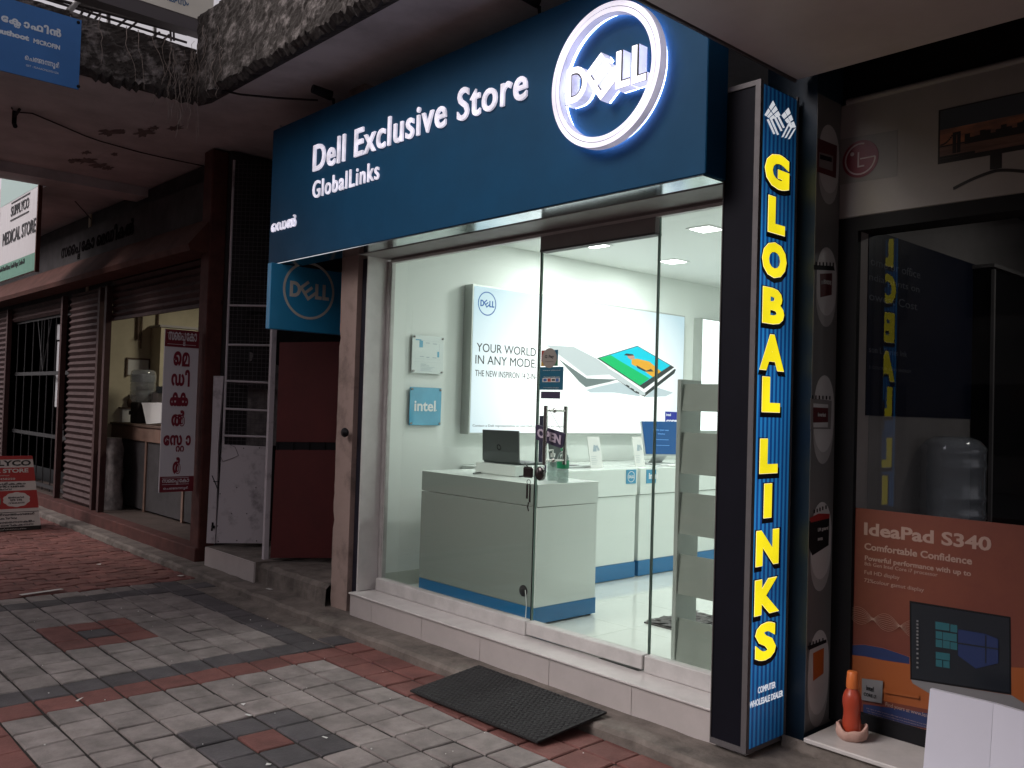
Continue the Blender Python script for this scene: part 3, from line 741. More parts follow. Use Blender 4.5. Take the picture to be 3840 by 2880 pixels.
MB().prism([(-4.61,3.9842,zl+.02),(-4.262,3.9842,zl+.02),(lb_.x-.01,3.9392,lb_.z-.01),(la_.x+.01,3.9392,la_.z-.01)], (0,.001,0)).build('screen', 'screen_dark', lo_)
MB().box(-4.60,-4.28,4.03,4.10,zl+.0162,zl+.0172).build('keyboard', 'lap_key', lp)
ca_ = MB().tube([(-4.24,4.02,zl+.01),(-4.20,4.0,zl-.0),(-4.16,4.0,CZ+.045),(-4.17,3.98,CZ+.015),(-4.22,3.95,CZ+.006)], .005, 6)
tag(ca_.build('laptop_cable', 'cable'), 'black cable at the side of the grey laptop on the counter', 'cable')
pn = MB().tube([at(*r5(855,1408),'z',CZ+.006), at(*r5(925,1400),'z',CZ+.006)], .0045, 8)
tag(pn.build('pen', 'lap_grey'), 'thin dark pen lying on the front counter by the riser box', 'pen')
# water bottle and sanitizer on the counter
bt = thing('water_bottle', 'clear ribbed water bottle with green cap and label on the counter', 'bottle', (-3.825,3.95,CZ))
bc = (-3.825,3.95,CZ)
pf = [(.0,.001),(.034,.001),(.037,.01)]
for k in range(5): pf += [(.038,.018+k*.014),(.0345,.025+k*.014)]
pf += [(.038,.09),(.038,.135),(.035,.142),(.037,.15),(.033,.162),(.03,.170),(.022,.182),(.014,.190),(.014,.196)]
MB().lathe(pf, bc, 24).build('body', 'clear_plastic', bt)
MB().lathe([(.0385,.088),(.0389,.09),(.0389,.136),(.0385,.138)], bc, 24).build('label', 'green_label', bt)
MB().lathe([(0,.213),(.0155,.213),(.0165,.21),(.0165,.194),(.0,.194)], bc, 20).build('cap', 'green_cap', bt)
sb = thing('sanitizer_bottle', 'clear pump bottle standing behind the door handle on the counter', 'bottle', (-3.965,4.0,CZ))
sc_ = (-3.965,4.0,CZ)
MB().lathe([(0,.001),(.032,.001),(.034,.01),(.034,.11),(.026,.128),(.013,.135),(.013,.15)], sc_, 20).build('body', 'clear_plastic', sb)
MB().lathe([(.014,.148),(.015,.17),(.006,.172),(.006,.195)], sc_, 14).tube([(-3.965,4.0,CZ+.192),(-3.965,3.965,CZ+.19),(-3.965,3.958,CZ+.18)], .005, 8).build('pump', 'paper', sb)
# side counters along the left wall
def side_counter(y0, y1, lab):
    t = thing('display_counter', lab, 'display counter', (-4.83,(y0+y1)/2,FLOOR), 'display counters along the left wall')
    MB().box(XL+.01, -4.46, y0+.004, y1-.004, .325, .84).build('body', 'laminate', t)
    MB().box(XL+.01, -4.45, y0, y1, .845, 1.05, 0, .002).build('top', 'laminate', t)
    MB().box(XL+.01, -4.452, y0+.002, y1-.002, FLOOR+.006, .323).build('plinth', 'plinth_blue', t)
    return t
s1 = side_counter(4.28, 5.437, 'white display counter nearer the door with a ring logo tag')
s2 = side_counter(5.475, 6.95, 'white display counter farther inside under the blue monitor')
def counter_tag(p0, p1, lab, txt):
    a, b = at(*p0,'x',-4.449), at(*p1,'x',-4.449)
    t = MB().box(-4.4495,-4.446,a.y,b.y,b.z,a.z).build('logo_tag', 'pl_blue2'); tag(t, lab, 'tag'); ORG[t.name] = Vector()
    L = MB(); c = (a+b)/2
    if txt is None: dell_logo(L, (-4.4458,c.y,c.z), Y, Z, abs(b.y-a.y)*.36, .0008, lw=.1)
    else: L.text(txt, (-4.4458,a.y+.03,c.z-.02), Y, Z, None, .05, .0008, 0, .03)
    L.build('logo', 'white', t)
counter_tag(za(1130,1403), za(1233,1550), 'square blue tag with ring logo on the nearer display counter', None)
counter_tag(za(1350,1403), za(1450,1545), 'square blue tag with small lettering on the farther display counter', 'intel')
# cupboard lock on the farther counter
kx = at(*zd(300,610),'x',-4.45); MB().lathe([(0,0),(.016,0),(.016,.02),(0,.02)], (-4.4595,kx.y,.78), 14, axis=X).tube([(-4.435,kx.y,.78),(-4.432,kx.y,.74)], .008, 6).build('cupboard_lock', 'dark_chrome', s2)
# laptop on the nearer side counter
l2 = thing('laptop', 'open dark laptop behind the bottles on the nearer display counter', 'laptop', (-4.8,4.55,1.05))
lx0, lx1 = at(*za(300,1240),'y',4.85).x, at(*za(493,1240),'y',4.85).x; lzt = at(*za(462,1000),'y',4.80).z; lxt = at(*za(462,1000),'y',4.80).x-lx1
MB().box(lx0,lx1,4.86,5.12,1.051,1.067,0,.004).build('base', 'lap_silver', l2)
MB().box(lx0+.02,lx1-.02,4.88,5.0,1.0675,1.0685).build('keyboard', 'lap_key', l2)
MB().prism([(lx0,4.85,1.06),(lx1,4.85,1.06),(lx1+lxt,4.80,lzt),(lx0+lxt,4.80,lzt)], (0,.008,.001)).build('lid', 'lap_grey', l2)
MB().prism([(lx0+.01,4.8592,1.07),(lx1-.01,4.8592,1.07),(lx1+lxt-.01,4.8095,lzt-.01),(lx0+lxt+.01,4.8095,lzt-.01)], (0,.001,.0002)).build('screen', 'screen_dark', l2)
bp_ = MB().box(-4.99,-4.60,4.415,4.82,1.0505,1.0508)
dx0, dx1 = at(*za(172,1140),'y',4.33).x, at(*za(236,1140),'y',4.33).x
db = MB().box(dx0,dx1,4.33,4.36,1.051,at(*za(205,812),'y',4.33).z,0,.003)
tag(db.build('dark_display_box', 'open_navy'), 'dark upright display box left of the door handle on the counter', 'box')
# price cards
def price_card(p0, p1, lab, first=None):
    x = -4.60
    a, b = at(*p0,'x',x), at(*p1,'x',x)
    t = thing('price_card', lab, 'price card', (x,a.y,1.05), 'price cards on the display counters')
    lean = -.05; y0, w_, h_ = a.y, abs(b.y-a.y), .245
    U = Y; V_ = Vector((lean,0,h_)).normalized(); O = Vector((x+.0,y0,1.051))
    MB().prism([O, O+U*w_, O+U*w_+V_*h_, O+V_*h_], (-.004,0,-.001)).prism([O+Vector((-.0045,0,0)), O+U*w_+Vector((-.0045,0,0)), O+U*w_+Vector((-.07,0,0)), O+Vector((-.07,0,0))], (0,0,.003)).build('holder', 'paper', t)
    N = U.cross(V_); L = MB(); q = O+N*.0006
    for k in range(5): L.prism([q+U*w_*.12+V_*h_*(.12+.06*k), q+U*w_*(.5+.06*(k%3))+V_*h_*(.12+.06*k), q+U*w_*(.5+.06*(k%3))+V_*h_*(.13+.06*k), q+U*w_*.12+V_*h_*(.13+.06*k)], N*.0004)
    L.prism([q+U*w_*.32+V_*h_*.52, q+U*w_*.62+V_*h_*.52, q+U*w_*.7+V_*h_*.7, q+U*w_*.45+V_*h_*.74], N*.0004).prism([q+U*w_*.72+V_*h_*.54, q+U*w_*.9+V_*h_*.56, q+U*w_*.74+V_*h_*.74, q+U*w_*.68+V_*h_*.72], N*.0004)
    L.build('print', 'pl_line', t)
price_card(za(745,1370), za(885,1110), 'small white price card with laptop picture, nearer the bottle')
price_card(za(1235,1370), za(1345,1110), 'small white price card just left of the blue monitor')
# all-in-one computer with blue screen
ao = thing('desktop_monitor', 'all in one computer with bright blue screen on the farther counter', 'monitor', (-4.8,6.1,1.05))
V0, V1, V2, V3 = (at(*za(1338,1245),'x',-4.72), at(*za(1712,1250),'x',-4.72), at(*za(1697,877),'x',-4.80), at(*za(1290,872),'x',-4.80))
MB().prism([V0,V1,V2,V3], (-.012,0,-.003)).build('case', 'lap_silver', ao)
cen = (V0+V1+V2+V3)/4; ins = [cen+(v-cen)*.955+Vector((.001,0,.006)) for v in (V0,V1,V2,V3)]
scr = MB().prism(ins, (.0012,0,.0004)).build('screen', 'screen_blue', ao)
Um = (ins[1]-ins[0]).normalized(); Vm = (ins[3]-ins[0]).normalized(); q = (ins[0]+ins[2])/2+Vector((.003,0,.001))
L = MB(); L.text('choose your next', q-Um*.11+Vm*.045, Um, Vm, .22, .016, .0006).text('window', q-Um*.05+Vm*.02, Um, Vm, .1, .014, .0006)
for s_ in (0,1): L.prism([q-Um*.09-Vm*(.02+.05*s_), q+Um*.09-Vm*(.02+.05*s_), q+Um*.09-Vm*(.023+.05*s_), q-Um*.09-Vm*(.023+.05*s_)], (.0006,0,0)).prism([q+Um*(-.09+.177*s_)-Vm*.023, q+Um*(-.087+.177*s_)-Vm*.023, q+Um*(-.087+.177*s_)-Vm*.07, q+Um*(-.09+.177*s_)-Vm*.07], (.0006,0,0))
emis('scr_text', (.10,.22,.45), .9)
L = None
MB().prism([q-Um*.10-Vm*.02, q+Um*.08-Vm*.02, q+Um*.08-Vm*.023, q-Um*.10-Vm*.023], (.0006,0,0)).prism([q-Um*.10-Vm*.07, q+Um*.08-Vm*.07, q+Um*.08-Vm*.073, q-Um*.10-Vm*.073], (.0006,0,0)).text('choose your next', q-Um*.12+Vm*.055, Um, Vm, .22, .018, .0006).text('display', q-Um*.06+Vm*.022, Um, Vm, .1, .016, .0006).build('screen_print', 'scr_text', scr)
MB().prism([V0+Vector((-.02,.15,0)), V1+Vector((-.02,-.15,0)), Vector((-4.80,V1.y-.15,1.06)), Vector((-4.80,V0.y+.15,1.06))], (-.012,0,0)).box(-4.92,-4.70,V0.y+.1,V1.y-.1,1.051,1.061,0,.003).build('stand', 'lap_silver', ao)
kb_ = MB().box(-4.60,-4.50,V0.y+.05,V1.y-.02,1.051,1.062,0,.003)
tag(kb_.build('keyboard', 'paper'), 'white keyboard lying in front of the blue monitor', 'keyboard')
# wall light box with laptop advertisement
LBX = XL+.10
c_tl, c_bl, c_tr, c_br = at(*r5(860,180),'x',LBX), at(*r5(818,1146),'x',LBX), at(1480*1.736,683*1.736,'x',LBX), at(2402.7,1634,'x',LBX)
LY0, LY1, LZ0, LZ1 = (c_tl.y+c_bl.y)/2, c_tr.y, (c_bl.z+c_br.z)/2, (c_tl.z+c_tr.z)/2
lbx = thing('wall_light_box', 'large lit advertising box with two laptops on the left wall', 'light box', (LBX,(LY0+LY1)/2,LZ0))
MB().box(XL+.001, LBX, LY0, LY1, LZ0, LZ1).build('box', 'lightbox_frame', lbx)
gm = bpy.data.materials.new('backlit_print'); gm.use_nodes = True; MATS['backlit_print'] = gm
t = gm.node_tree; b_s = t.nodes['Principled BSDF']; b_s.inputs['Base Color'].default_value = (.12,.13,.14,1)
tc = t.nodes.new('ShaderNodeTexCoord'); mp = t.nodes.new('ShaderNodeMapping'); mp.vector_type = 'POINT'
cyl, czl = (LY1-LY0), (LZ1-LZ0)
mp.inputs['Location'].default_value = (0, -.02, -.35); mp.inputs['Scale'].default_value = (0, .62, .95)
gr = t.nodes.new('ShaderNodeTexGradient'); gr.gradient_type = 'SPHERICAL'
rp = t.nodes.new('ShaderNodeValToRGB'); rp.color_ramp.elements[0].position = 0; rp.color_ramp.elements[1].position = .55
rp.color_ramp.elements[0].color = (.36,.48,.55,1); rp.color_ramp.elements[1].color = (1,1,1,1)
t.links.new(tc.outputs['Object'], mp.inputs[0]); t.links.new(mp.outputs[0], gr.inputs[0]); t.links.new(gr.outputs['Fac'], rp.inputs[0]); t.links.new(rp.outputs[0], b_s.inputs['Emission Color'])
b_s.inputs['Emission Strength'].default_value = 1.25
pr = MB().box(LBX+.0003, LBX+.003, LY0+.012, LY1-.012, LZ0+.012, LZ1-.012).build('print', 'backlit_print', lbx)
PLX = LBX+.0035
L = MB(); lc = at(*r5(945,309),'x',PLX); dell_logo(L, (PLX,lc.y,lc.z), Y, Z, (at(*r5(1004,312),'x',PLX).y-at(*r5(886,305),'x',PLX).y)/2, .0006, lw=.09); L.build('logo', 'p_blue', pr)
L = MB()
ptext(L, 'YOUR WORLD', 'x', PLX, r5(876,618), r5(1262,598), .0006, 0, .0, 4)
L.build('lettering', 'p_ink', pr); L = MB()
ptext(L, 'IN ANY MODE.', 'x', PLX, r5(868,697), r5(1265,672), .0006, 0, .0, 4)
L.build('lettering', 'p_ink', pr); L = MB()
ptext(L, 'THE NEW INSPIRON 14 2-IN-1', 'x', PLX, r5(866,777), r5(1275,764), .0006, 0, .0)
L.build('lettering', 'p_ink', pr); L = MB()
ptext(L, 'Contact a Dell representative or visit Dell.co.in/inspiron for details', 'x', PLX, r5(850,1110), r5(1440,1098), .0006, 0, .0)
L.build('lettering', 'p_ink', pr)
mats_ad = ['p_shade','p_lap','p_lap2','p_dark','p_green','p_cyan','p_yellow','p_skin','p_navy','p_pale','p_lapw']
A = MB(); k = [PLX]
def ad(pts, mi, f=za):
    k[0] += .0006; poly(A, 'x', k[0], [f(*p) for p in pts], .0005, mi)
ad([(690,530),(1050,440),(1180,520),(1300,605),(1000,560),(740,560)], 0)
ad([(1330,610),(1460,500),(1640,560),(1560,600)], 0)
ad([(390,190),(700,405),(1040,415),(690,520)], 2)
ad([(690,500),(1050,420),(1060,445),(690,525)], 10)
ad([(385,250),(690,500),(690,525),(385,268)], 10)
ad([(262,42),(390,130),(700,375),(1000,360),(870,220),(560,60)], 1)
ad([(700,375),(1010,362),(1010,385),(700,402),(262,60),(262,42)], 10)
ad([(262,42),(560,60),(870,220),(1000,360),(700,375)], 1)
ad([(783,240),(1335,560),(1660,300),(1672,310),(1655,350),(1330,605),(1230,560),(790,250)], 3)
ad([(783,240),(830,225),(1340,545),(1335,590),(1290,585),(1120,475),(790,262)], 1)
ad([(795,182),(1252,42),(1672,285),(1325,560)], 10)
ad([(812,184),(1252,48),(1655,283),(1322,520)], 3)
ad([(835,185),(1255,55),(1610,265),(1280,480)], 5)
ad([(835,185),(960,150),(1080,225),(1385,405),(1280,480)], 4)
ad([(1190,195),(1250,190),(1380,220),(1440,270),(1510,330),(1420,390),(1310,310),(1190,250)], 6)
ad([(1240,260),(1350,320),(1400,300),(1430,330),(1330,330),(1250,290)], 3)
ad([(1140,150),(1210,150),(1225,185),(1180,200),(1150,180)], 7)
ad([(1105,150),(1130,132),(1200,140),(1215,155),(1150,158)], 3)
ad([(1555,765),(1695,772),(1695,885),(1555,880)], 8)
for (x, y) in ((1130,470),(1180,505),(1235,540)): ad([(x,y),(x+35,y+18),(x+35,y+32),(x,y+14)], 3)
ptext(A, 'intel', 'x', k[0]+.0008, za(1567,815), za(1617,787), .0005, 9, .02)
ptext(A, 'core', 'x', k[0]+.0008, za(1567,890), za(1685,857), .0005, 9, .04)
A.build('picture', mats_ad, pr)
# second light box deeper on the same wall
y2 = at(*za(1950,200),'x',LBX).y; z2t = at(*r6(120,400),'x',LBX).z; z2b = at(*za(1930,985),'x',LBX).z
b2 = thing('wall_light_box', 'second lit advertising box, partly hidden by the brochure rack', 'light box', (LBX,y2+.5,z2b))
MB().box(XL+.001, LBX, y2, YB-.05, z2b, z2t).build('box', 'lightbox_frame', b2)
MB().box(LBX+.0003, LBX+.003, y2+.012, YB-.06, z2b+.012, z2t-.012).build('print', 'lightbox', b2)
# wall plaques
def plaque(p0, p1, lab, mname):
    xq = XL+.022
    a, b = at(*p0,'x',xq), at(*p1,'x',xq)
    t = thing('wall_plaque', lab, 'plaque', (xq,(a.y+b.y)/2,b.z), 'acrylic plaques on the left wall')
    o = MB().box(xq-.006, xq, a.y, b.y, b.z, a.z, 0, .001).build('plate', mname, t)
    for y in (a.y+.014, b.y-.014):
        for z in (a.z-.014, b.z+.014): MB().lathe([(0,-.016),(.008,-.016),(.008,.010),(0,.012)], (xq,y,z), 10, axis=X).build('standoff', 'chrome', t)
    return t, xq, a, b
t_, xq, a, b = plaque(r5(462,508), r5(657,768), 'white acrylic plaque with floor plan, upper of the two on the wall', 'pl_white')
L = MB(); fx = lambda u: a.y+(b.y-a.y)*u; fz = lambda v: b.z+(a.z-b.z)*v
for (u0,u1,v0,v1,mi) in ((.1,.28,.86,.89,1),(.22,.33,.68,.86,1),(.1,.9,.865,.868,0),(.05,.95,.30,.303,0),(.1,.9,.38,.383,0),(.86,.865,.42,.8,0),(.42,.55,.80,.82,0),(.65,.78,.79,.81,0),(.25,.37,.43,.45,0),(.45,.55,.42,.44,0),(.65,.78,.42,.44,0),(.8,.86,.45,.6,1),
                         (.28,.45,.235,.25,0),(.28,.55,.20,.212,0),(.28,.72,.165,.175,0),(.28,.66,.13,.14,0),(.28,.6,.10,.11,0),(.28,.64,.065,.075,0)):
    L.box(xq+.0003, xq+.0008, fx(u0), fx(u1), fz(v0), fz(v1), mi)
L.build('print', ['pl_line','pl_blue'], t_)
t_, xq, a, b = plaque(r5(447,848), r5(643,1098), 'blue acrylic plaque with chip maker lettering, lower of the two on the wall', 'pl_blue')
L = MB(); ptext(L, 'intel', 'x', xq+.0004, r5(472,1005), r5(612,938), .0008, 0, .022); L.text('.', (xq+.0004, at(*r5(612,1000),'x',xq).y, at(*r5(614,1003),'x',xq).z), Y, Z, .008, .008, .0008, 0, .05); L.build('lettering', 'white', t_)
# ceiling downlights
dl0 = None
spots = [((at(1525*1.736,495*1.736,'z',ZC-.004).x, at(1525*1.736,495*1.736,'z',ZC-.004).y), 'square ceiling downlight in the shop, nearest the pylon sign'),
         ((at(1285*1.736,530*1.736,'z',ZC-.004).x, at(1285*1.736,530*1.736,'z',ZC-.004).y), 'square ceiling downlight above the glass door, leftmost of three'),
         ((at(1455*1.736,565*1.736,'z',ZC-.004).x, at(1455*1.736,565*1.736,'z',ZC-.004).y), 'square ceiling downlight farther inside, lowest of three in view'),
         ((-3.63,6.6), 'square ceiling downlight deep inside the shop'),
         ((-2.75,6.2), 'square ceiling downlight by the right wall of the shop')]
for (x, y), lab in spots:
    if dl0 is None:
        dl0 = thing('ceiling_downlight', lab, 'downlight', (x,y,ZC), 'recessed ceiling downlights in the shop')
        MB().box(x-.10,x+.10,y-.10,y+.10,ZC-.006,ZC-.0005,0,.002).build('frame', 'white', dl0)
        MB().box(x-.078,x+.078,y-.078,y+.078,ZC-.0085,ZC-.0065).build('diffuser', 'downlight', dl0)
        al = bpy.data.lights.new('downlight_lamp', 'AREA'); al.size = .15; al.energy = 13.5; al.color = (.97,1.0,.98)
        ao_ = bpy.data.objects.new('lamp', al); COL.objects.link(ao_); ao_.parent = dl0; ao_.location = (0,0,-.012)
        base = Vector((x,y,ZC))
    else:
        c = copy_tree(dl0); c.location = (x,y,ZC); c['label'] = lab
# brochure rack by the right pane
rk = thing('brochure_rack', 'tall grey brochure rack with five tilted panels behind the right pane', 'rack', (-2.6,3.82,FLOOR))
ry = 3.80; rx0, rx1 = at(*zd(268,55),'y',ry).x, -2.44
for x0 in (rx0-.032, rx1): MB().box(x0, x0+.026, ry-.02, ry+.16, FLOOR+.002, at(*zd(258,45),'y',ry).z+.012, 0, .002).build('post', 'rack_post', rk)
for (t0, t1) in ((57,203),(318,540),(643,866),(978,1194),(1325,1585)):
    zt_, zb_ = at(*zd(300,t0),'y',ry).z, max(at(*zd(300,t1),'y',ry).z, FLOOR+.01)
    MB().prism([(rx0-.005,ry-.012,zb_),(rx1,ry-.012,zb_),(rx1,ry+.004,zt_),(rx0-.005,ry+.004,zt_)], (0,.004,0)).prism([(rx0-.005,ry-.008,zb_),(rx1,ry-.008,zb_),(rx1,ry+.02,zb_),(rx0-.005,ry+.02,zb_)], (0,0,.004)).build('panel', 'rack_grey', rk)
MB().box(rx0-.032, rx1+.026, ry-.0, ry+.18, FLOOR+.001, FLOOR+.0018).build('base', 'rack_post', rk)
# mat inside
m0, m1, m2 = at(*zd(90,1325),'z',FLOOR+.002), at(*zd(210,1357),'z',FLOOR+.002), at(*zd(260,1283),'z',FLOOR+.002)
im = MB(); n = 14
for i in range(n):
    for j in range(8):
        x0 = m0.x+.02+i*.055; y0 = m0.y-.08+j*.06
        z_ = [FLOOR+.01+rnd(0,.014) for _ in range(4)]
        im.add([(x0,y0,z_[0]),(x0+.055,y0,z_[1]),(x0+.055,y0+.06,z_[2]),(x0,y0+.06,z_[3])], [(0,1,2,3)])
im.box(m0.x+.012, m0.x+.02+n*.055+.006, m0.y-.088, m0.y+.408, FLOOR+.0005, FLOOR+.009)
tag(im.build('shaggy_mat', 'mat_grey'), 'shaggy grey mat on the white floor behind the right pane', 'mat')
# stickers on the door glass
YK = 3.5435
def sticker(p0, p1, lab, m_, cat='sticker'):
    a, b = at(*p0,'y',YK), at(*p1,'y',YK)
    o = MB().box(a.x, b.x, YK-.0012, YK-.0002, b.z, a.z, 0, 0).build('door_sticker', m_); tag(o, lab, cat); ORG[o.name] = Vector()
    return o, a, b
o, a, b = sticker(r5(1298,612), r5(1403,712), 'beige payment sticker with white disc, top one on the glass door', 'stk_grey')
w_ = b.x-a.x; h_ = a.z-b.z; c = (a+b)/2
MB().box(a.x,a.x+w_*.22,YK-.0016,YK-.0013,b.z+h_*.3,a.z,0).box(a.x,a.x+w_*.2,YK-.0016,YK-.0013,b.z,b.z+h_*.29,1).box(b.x-w_*.2,b.x,YK-.0016,YK-.0013,b.z+h_*.4,a.z,2).box(b.x-w_*.2,b.x,YK-.0016,YK-.0013,b.z,b.z+h_*.39,3).build('corner_colours', ['stk_red','stk_yellow','card_teal','stk_green'], o)
MB().disc(Vector((c.x,YK-.0017,c.z)), X, Z, w_*.44, .0003, 40, 0, .96).build('disc', 'sticker_beige', o)
L = MB(); ptext(L, 'G Pay', 'y', YK-.0021, r5(1318,668), r5(1378,640), .0003, 0, .03); ptext(L, 'accepted here', 'y', YK-.0021, r5(1320,688), r5(1375,680), .0003, 0, 0); L.build('lettering', 'ink', o)
o, a, b = sticker(r5(1290,720), r5(1436,868), 'teal card payment sticker on the glass door above the black strip', 'card_teal')
w_ = b.x-a.x; h_ = a.z-b.z
MB().box(a.x+w_*.12,b.x-w_*.14,YK-.0016,YK-.0013,b.z+h_*.34,b.z+h_*.52).build('strip', 'stk_grey', o)
MB().box(a.x+w_*.16,a.x+w_*.30,YK-.0020,YK-.0017,b.z+h_*.37,b.z+h_*.49,0).box(a.x+w_*.34,a.x+w_*.48,YK-.0020,YK-.0017,b.z+h_*.36,b.z+h_*.50,1).box(a.x+w_*.52,a.x+w_*.66,YK-.0020,YK-.0017,b.z+h_*.39,b.z+h_*.47,2).box(a.x+w_*.69,a.x+w_*.82,YK-.0020,YK-.0017,b.z+h_*.36,b.z+h_*.5,0).build('card_marks', ['stk_blue','stk_red','ink'], o)
L = MB(); ptext(L, 'We accept credit cards', 'y', YK-.0017, r5(1310,790), r5(1415,779), .0003, 0, 0); ptext(L, 'for card payments and support', 'y', YK-.0017, r5(1308,858), r5(1410,850), .0003, 0, 0); ptext(L, 'Welcome  please enter', 'y', YK-.0017, r5(1305,745), r5(1420,737), .0003); L.build('lettering', 'stk_grey', o)
sticker(r5(1295,878), r5(1418,925), 'plain black strip stuck on the glass door, lowest sticker', 'open_navy')
# OPEN sign hanging from the handle
og = thing('open_sign', 'dark hanging OPEN sign tilted on the door handle', 'sign', (hx,3.50,1.35))
P0, P1, P2, P3 = [at(*r5(x,y),'y',3.512) for x,y in ((1262,1188),(1425,1246),(1450,1150),(1262,1090))]
mid = (P0+P1+P2+P3)/4
MB().prism([P0, P1, P1+Vector((.012,0,.02)), P2, P3, P3+Vector((-.006,0,-.02)), P0+Vector((-.006,0,.02))], (0,.008,0)).build('board', 'open_navy', og)
Uo = ((P1-P0)+(P2-P3)).normalized(); Vo = Vector((-Uo.z*.2,0,1)).normalized(); hh = (P3-P0).length
L = MB(); L.text('OPEN', P0+Uo*.012+Vector((0,-.0025,hh*.2))*1, Uo, Vo, (P1-P0).length*.93, hh*.60, .002, 0, .045); L.build('lettering', 'open_text', og)
MB().tube([P2+Vector((-.02,.004,0)), (hx+.006,3.49,hz1-.02), (hx-.006,3.49,hz1-.02), P3+Vector((.02,.004,0))], .0012, 5).build('string', 'cable', og)
kk = MB(); kx_ = XJ1-.01
kk.ring(Vector((kx_,3.505,lz-.055)), X, Z, .016, .013, .002, 20).box(kx_-.018,kx_-.004,3.503,3.506,lz-.15,lz-.068).box(kx_+.002,kx_+.014,3.507,3.510,lz-.17,lz-.068).tube([(kx_,3.506,lz-.17),(kx_-.005,3.507,lz-.2),(kx_+.004,3.506,lz-.22)], .004, 6)
tag(kk.build('key_bunch', 'dark_chrome'), 'bunch of keys hanging from the lock at the glass joint', 'keys')
# door mat outside
dm = MB(); q0, q1, q2, q3 = [at(*r8(*p),'z',.052) for p in ((445,1168),(890,1022),(1720,1330),(1270,1508))]
NX, NY = 56, 30
def mp_(u, v):
    a = q0.lerp(q3, u); b = q1.lerp(q2, u); p = a.lerp(b, v)
    zg = .004 if p.y < 3.10 else .0545
    s_ = min(1.28, max(0, (p.y-2.69)/.41))
    return Vector((p.x, p.y, .004+(.0505)*s_))
V = []; F = []
# the picks lie on the ledge height; near edge rests on the paving
q0, q3 = at(*r8(445,1168),'z',.012), at(*r8(1270,1508),'z',.012)
for j in range(NY+1):
    for i in range(NX+1):
        p = mp_(i/NX, j/NY); p.z += .010 + .0006*math.sin(i*.3); V.append(p)
for j in range(NY):
    for i in range(NX):
        a = j*(NX+1)+i; F.append((a, a+1, a+NX+2, a+NX+1))
dm.add(V, F)
rim = [k for k in range(NX+1)] + [(NX+1)*(j+1)-1 for j in range(1, NY+1)] + [NY*(NX+1)+k for k in range(NX-1, -1, -1)] + [(NX+1)*j for j in range(NY-1, 0, -1)]
Vr = [V[k] for k in rim]; n = len(Vr); dm.add(Vr + [p-Z*.009 for p in Vr], [(i, (i+1) % n, n+(i+1) % n, n+i) for i in range(n)])
dmat = thing('door_mat', 'black rubber door mat half on the kerb before the glass door', 'door mat', tuple(mp_(.5,.5)))
dm.build('sheet', 'mat_black', dmat)
st_ = MB()
for j in range(18):
    for i in range(34):
        u = (i+.5+(.5 if j % 2 else 0))/34.5; v = (j+.5)/18
        if u > .985: continue
        p = mp_(u, v)+Z*.0102; e1 = (mp_(min(1,u+.01), v)-mp_(u, v)).normalized(); e2 = (mp_(u, min(1,v+.02))-mp_(u, v)).normalized(); n_ = e1.cross(e2)
        r_ = .0125
        st_.add([p+(e1*math.cos(t)+e2*math.sin(t)*.8)*r_ for t in [k*math.pi/3 for k in range(6)]]+[p+n_*.004+(e1*math.cos(t)+e2*math.sin(t)*.8)*r_*.7 for t in [k*math.pi/3 for k in range(6)]], [(6,7,8,9,10,11)]+[(k,(k+1)%6,6+(k+1)%6,6+k) for k in range(6)])
struct(st_.build('studs', 'rubber', dmat), 'stuff')
# ------------------------------------------------------------------ left of the shop: pillars, gate, red door, steps
def atv(px, py, P, N):
    d = fwd + camR*((px-1920)/FPX) - camU*((py-1440)/FPX)
    return CAM + d*((P-CAM).dot(N)/d.dot(N))
ZS = 3.75   # underside of the overhead slab
ns = MB().box(at(*z8(1185,1340),'y',3.40).x-.01, XJ-.003, 3.40, 3.60, .05, 2.51)
tag(ns.build('pillar_edge_strip', 'navy_strip'), 'narrow dark navy strip beside the white corner pillar of the shop', 'strip')
# plaster pillar with chipped edge
pxl, pxr = at(*z8(1075,1000),'y',3.36).x, at(*z8(1188,1340),'y',3.36).x-.012
pp = MB(); n = 60; V = []; F = []
for i in range(n+1):
    z = .045+(ZS-.045)*i/n; e = rnd(-.004,.004) + (.012 if random.random() < .08 else 0)
    V += [(pxl+e,3.36,z),(pxr,3.36,z),(pxr,3.8,z),(pxl+e*.5,3.8,z)]
for i in range(n):
    for q in range(4): F.append((4*i+q,4*i+(q+1)%4,4*i+4+(q+1)%4,4*i+4+q))
pp.add(V, F); tag(pp.build('plaster_pillar', 'plaster_pillar'), 'flaking pinkish plaster pillar between the red door and the lit shop', 'pillar')
rp_ = thing('round_reflector', 'small round black fitting on a stub fixed to the plaster pillar', 'fitting', (pxl,3.3,1.2))
c = at(*z8(1155,433),'y',3.31)
MB().lathe([(0,0),(.030,.0),(.033,.008),(.0,.018)], (c.x,3.318,c.z), 20, axis=-Y, sy_=1.45).tube([(c.x-.045,3.35,c.z),(c.x,3.325,c.z)], .007, 8).build('disc', 'black', rp_)
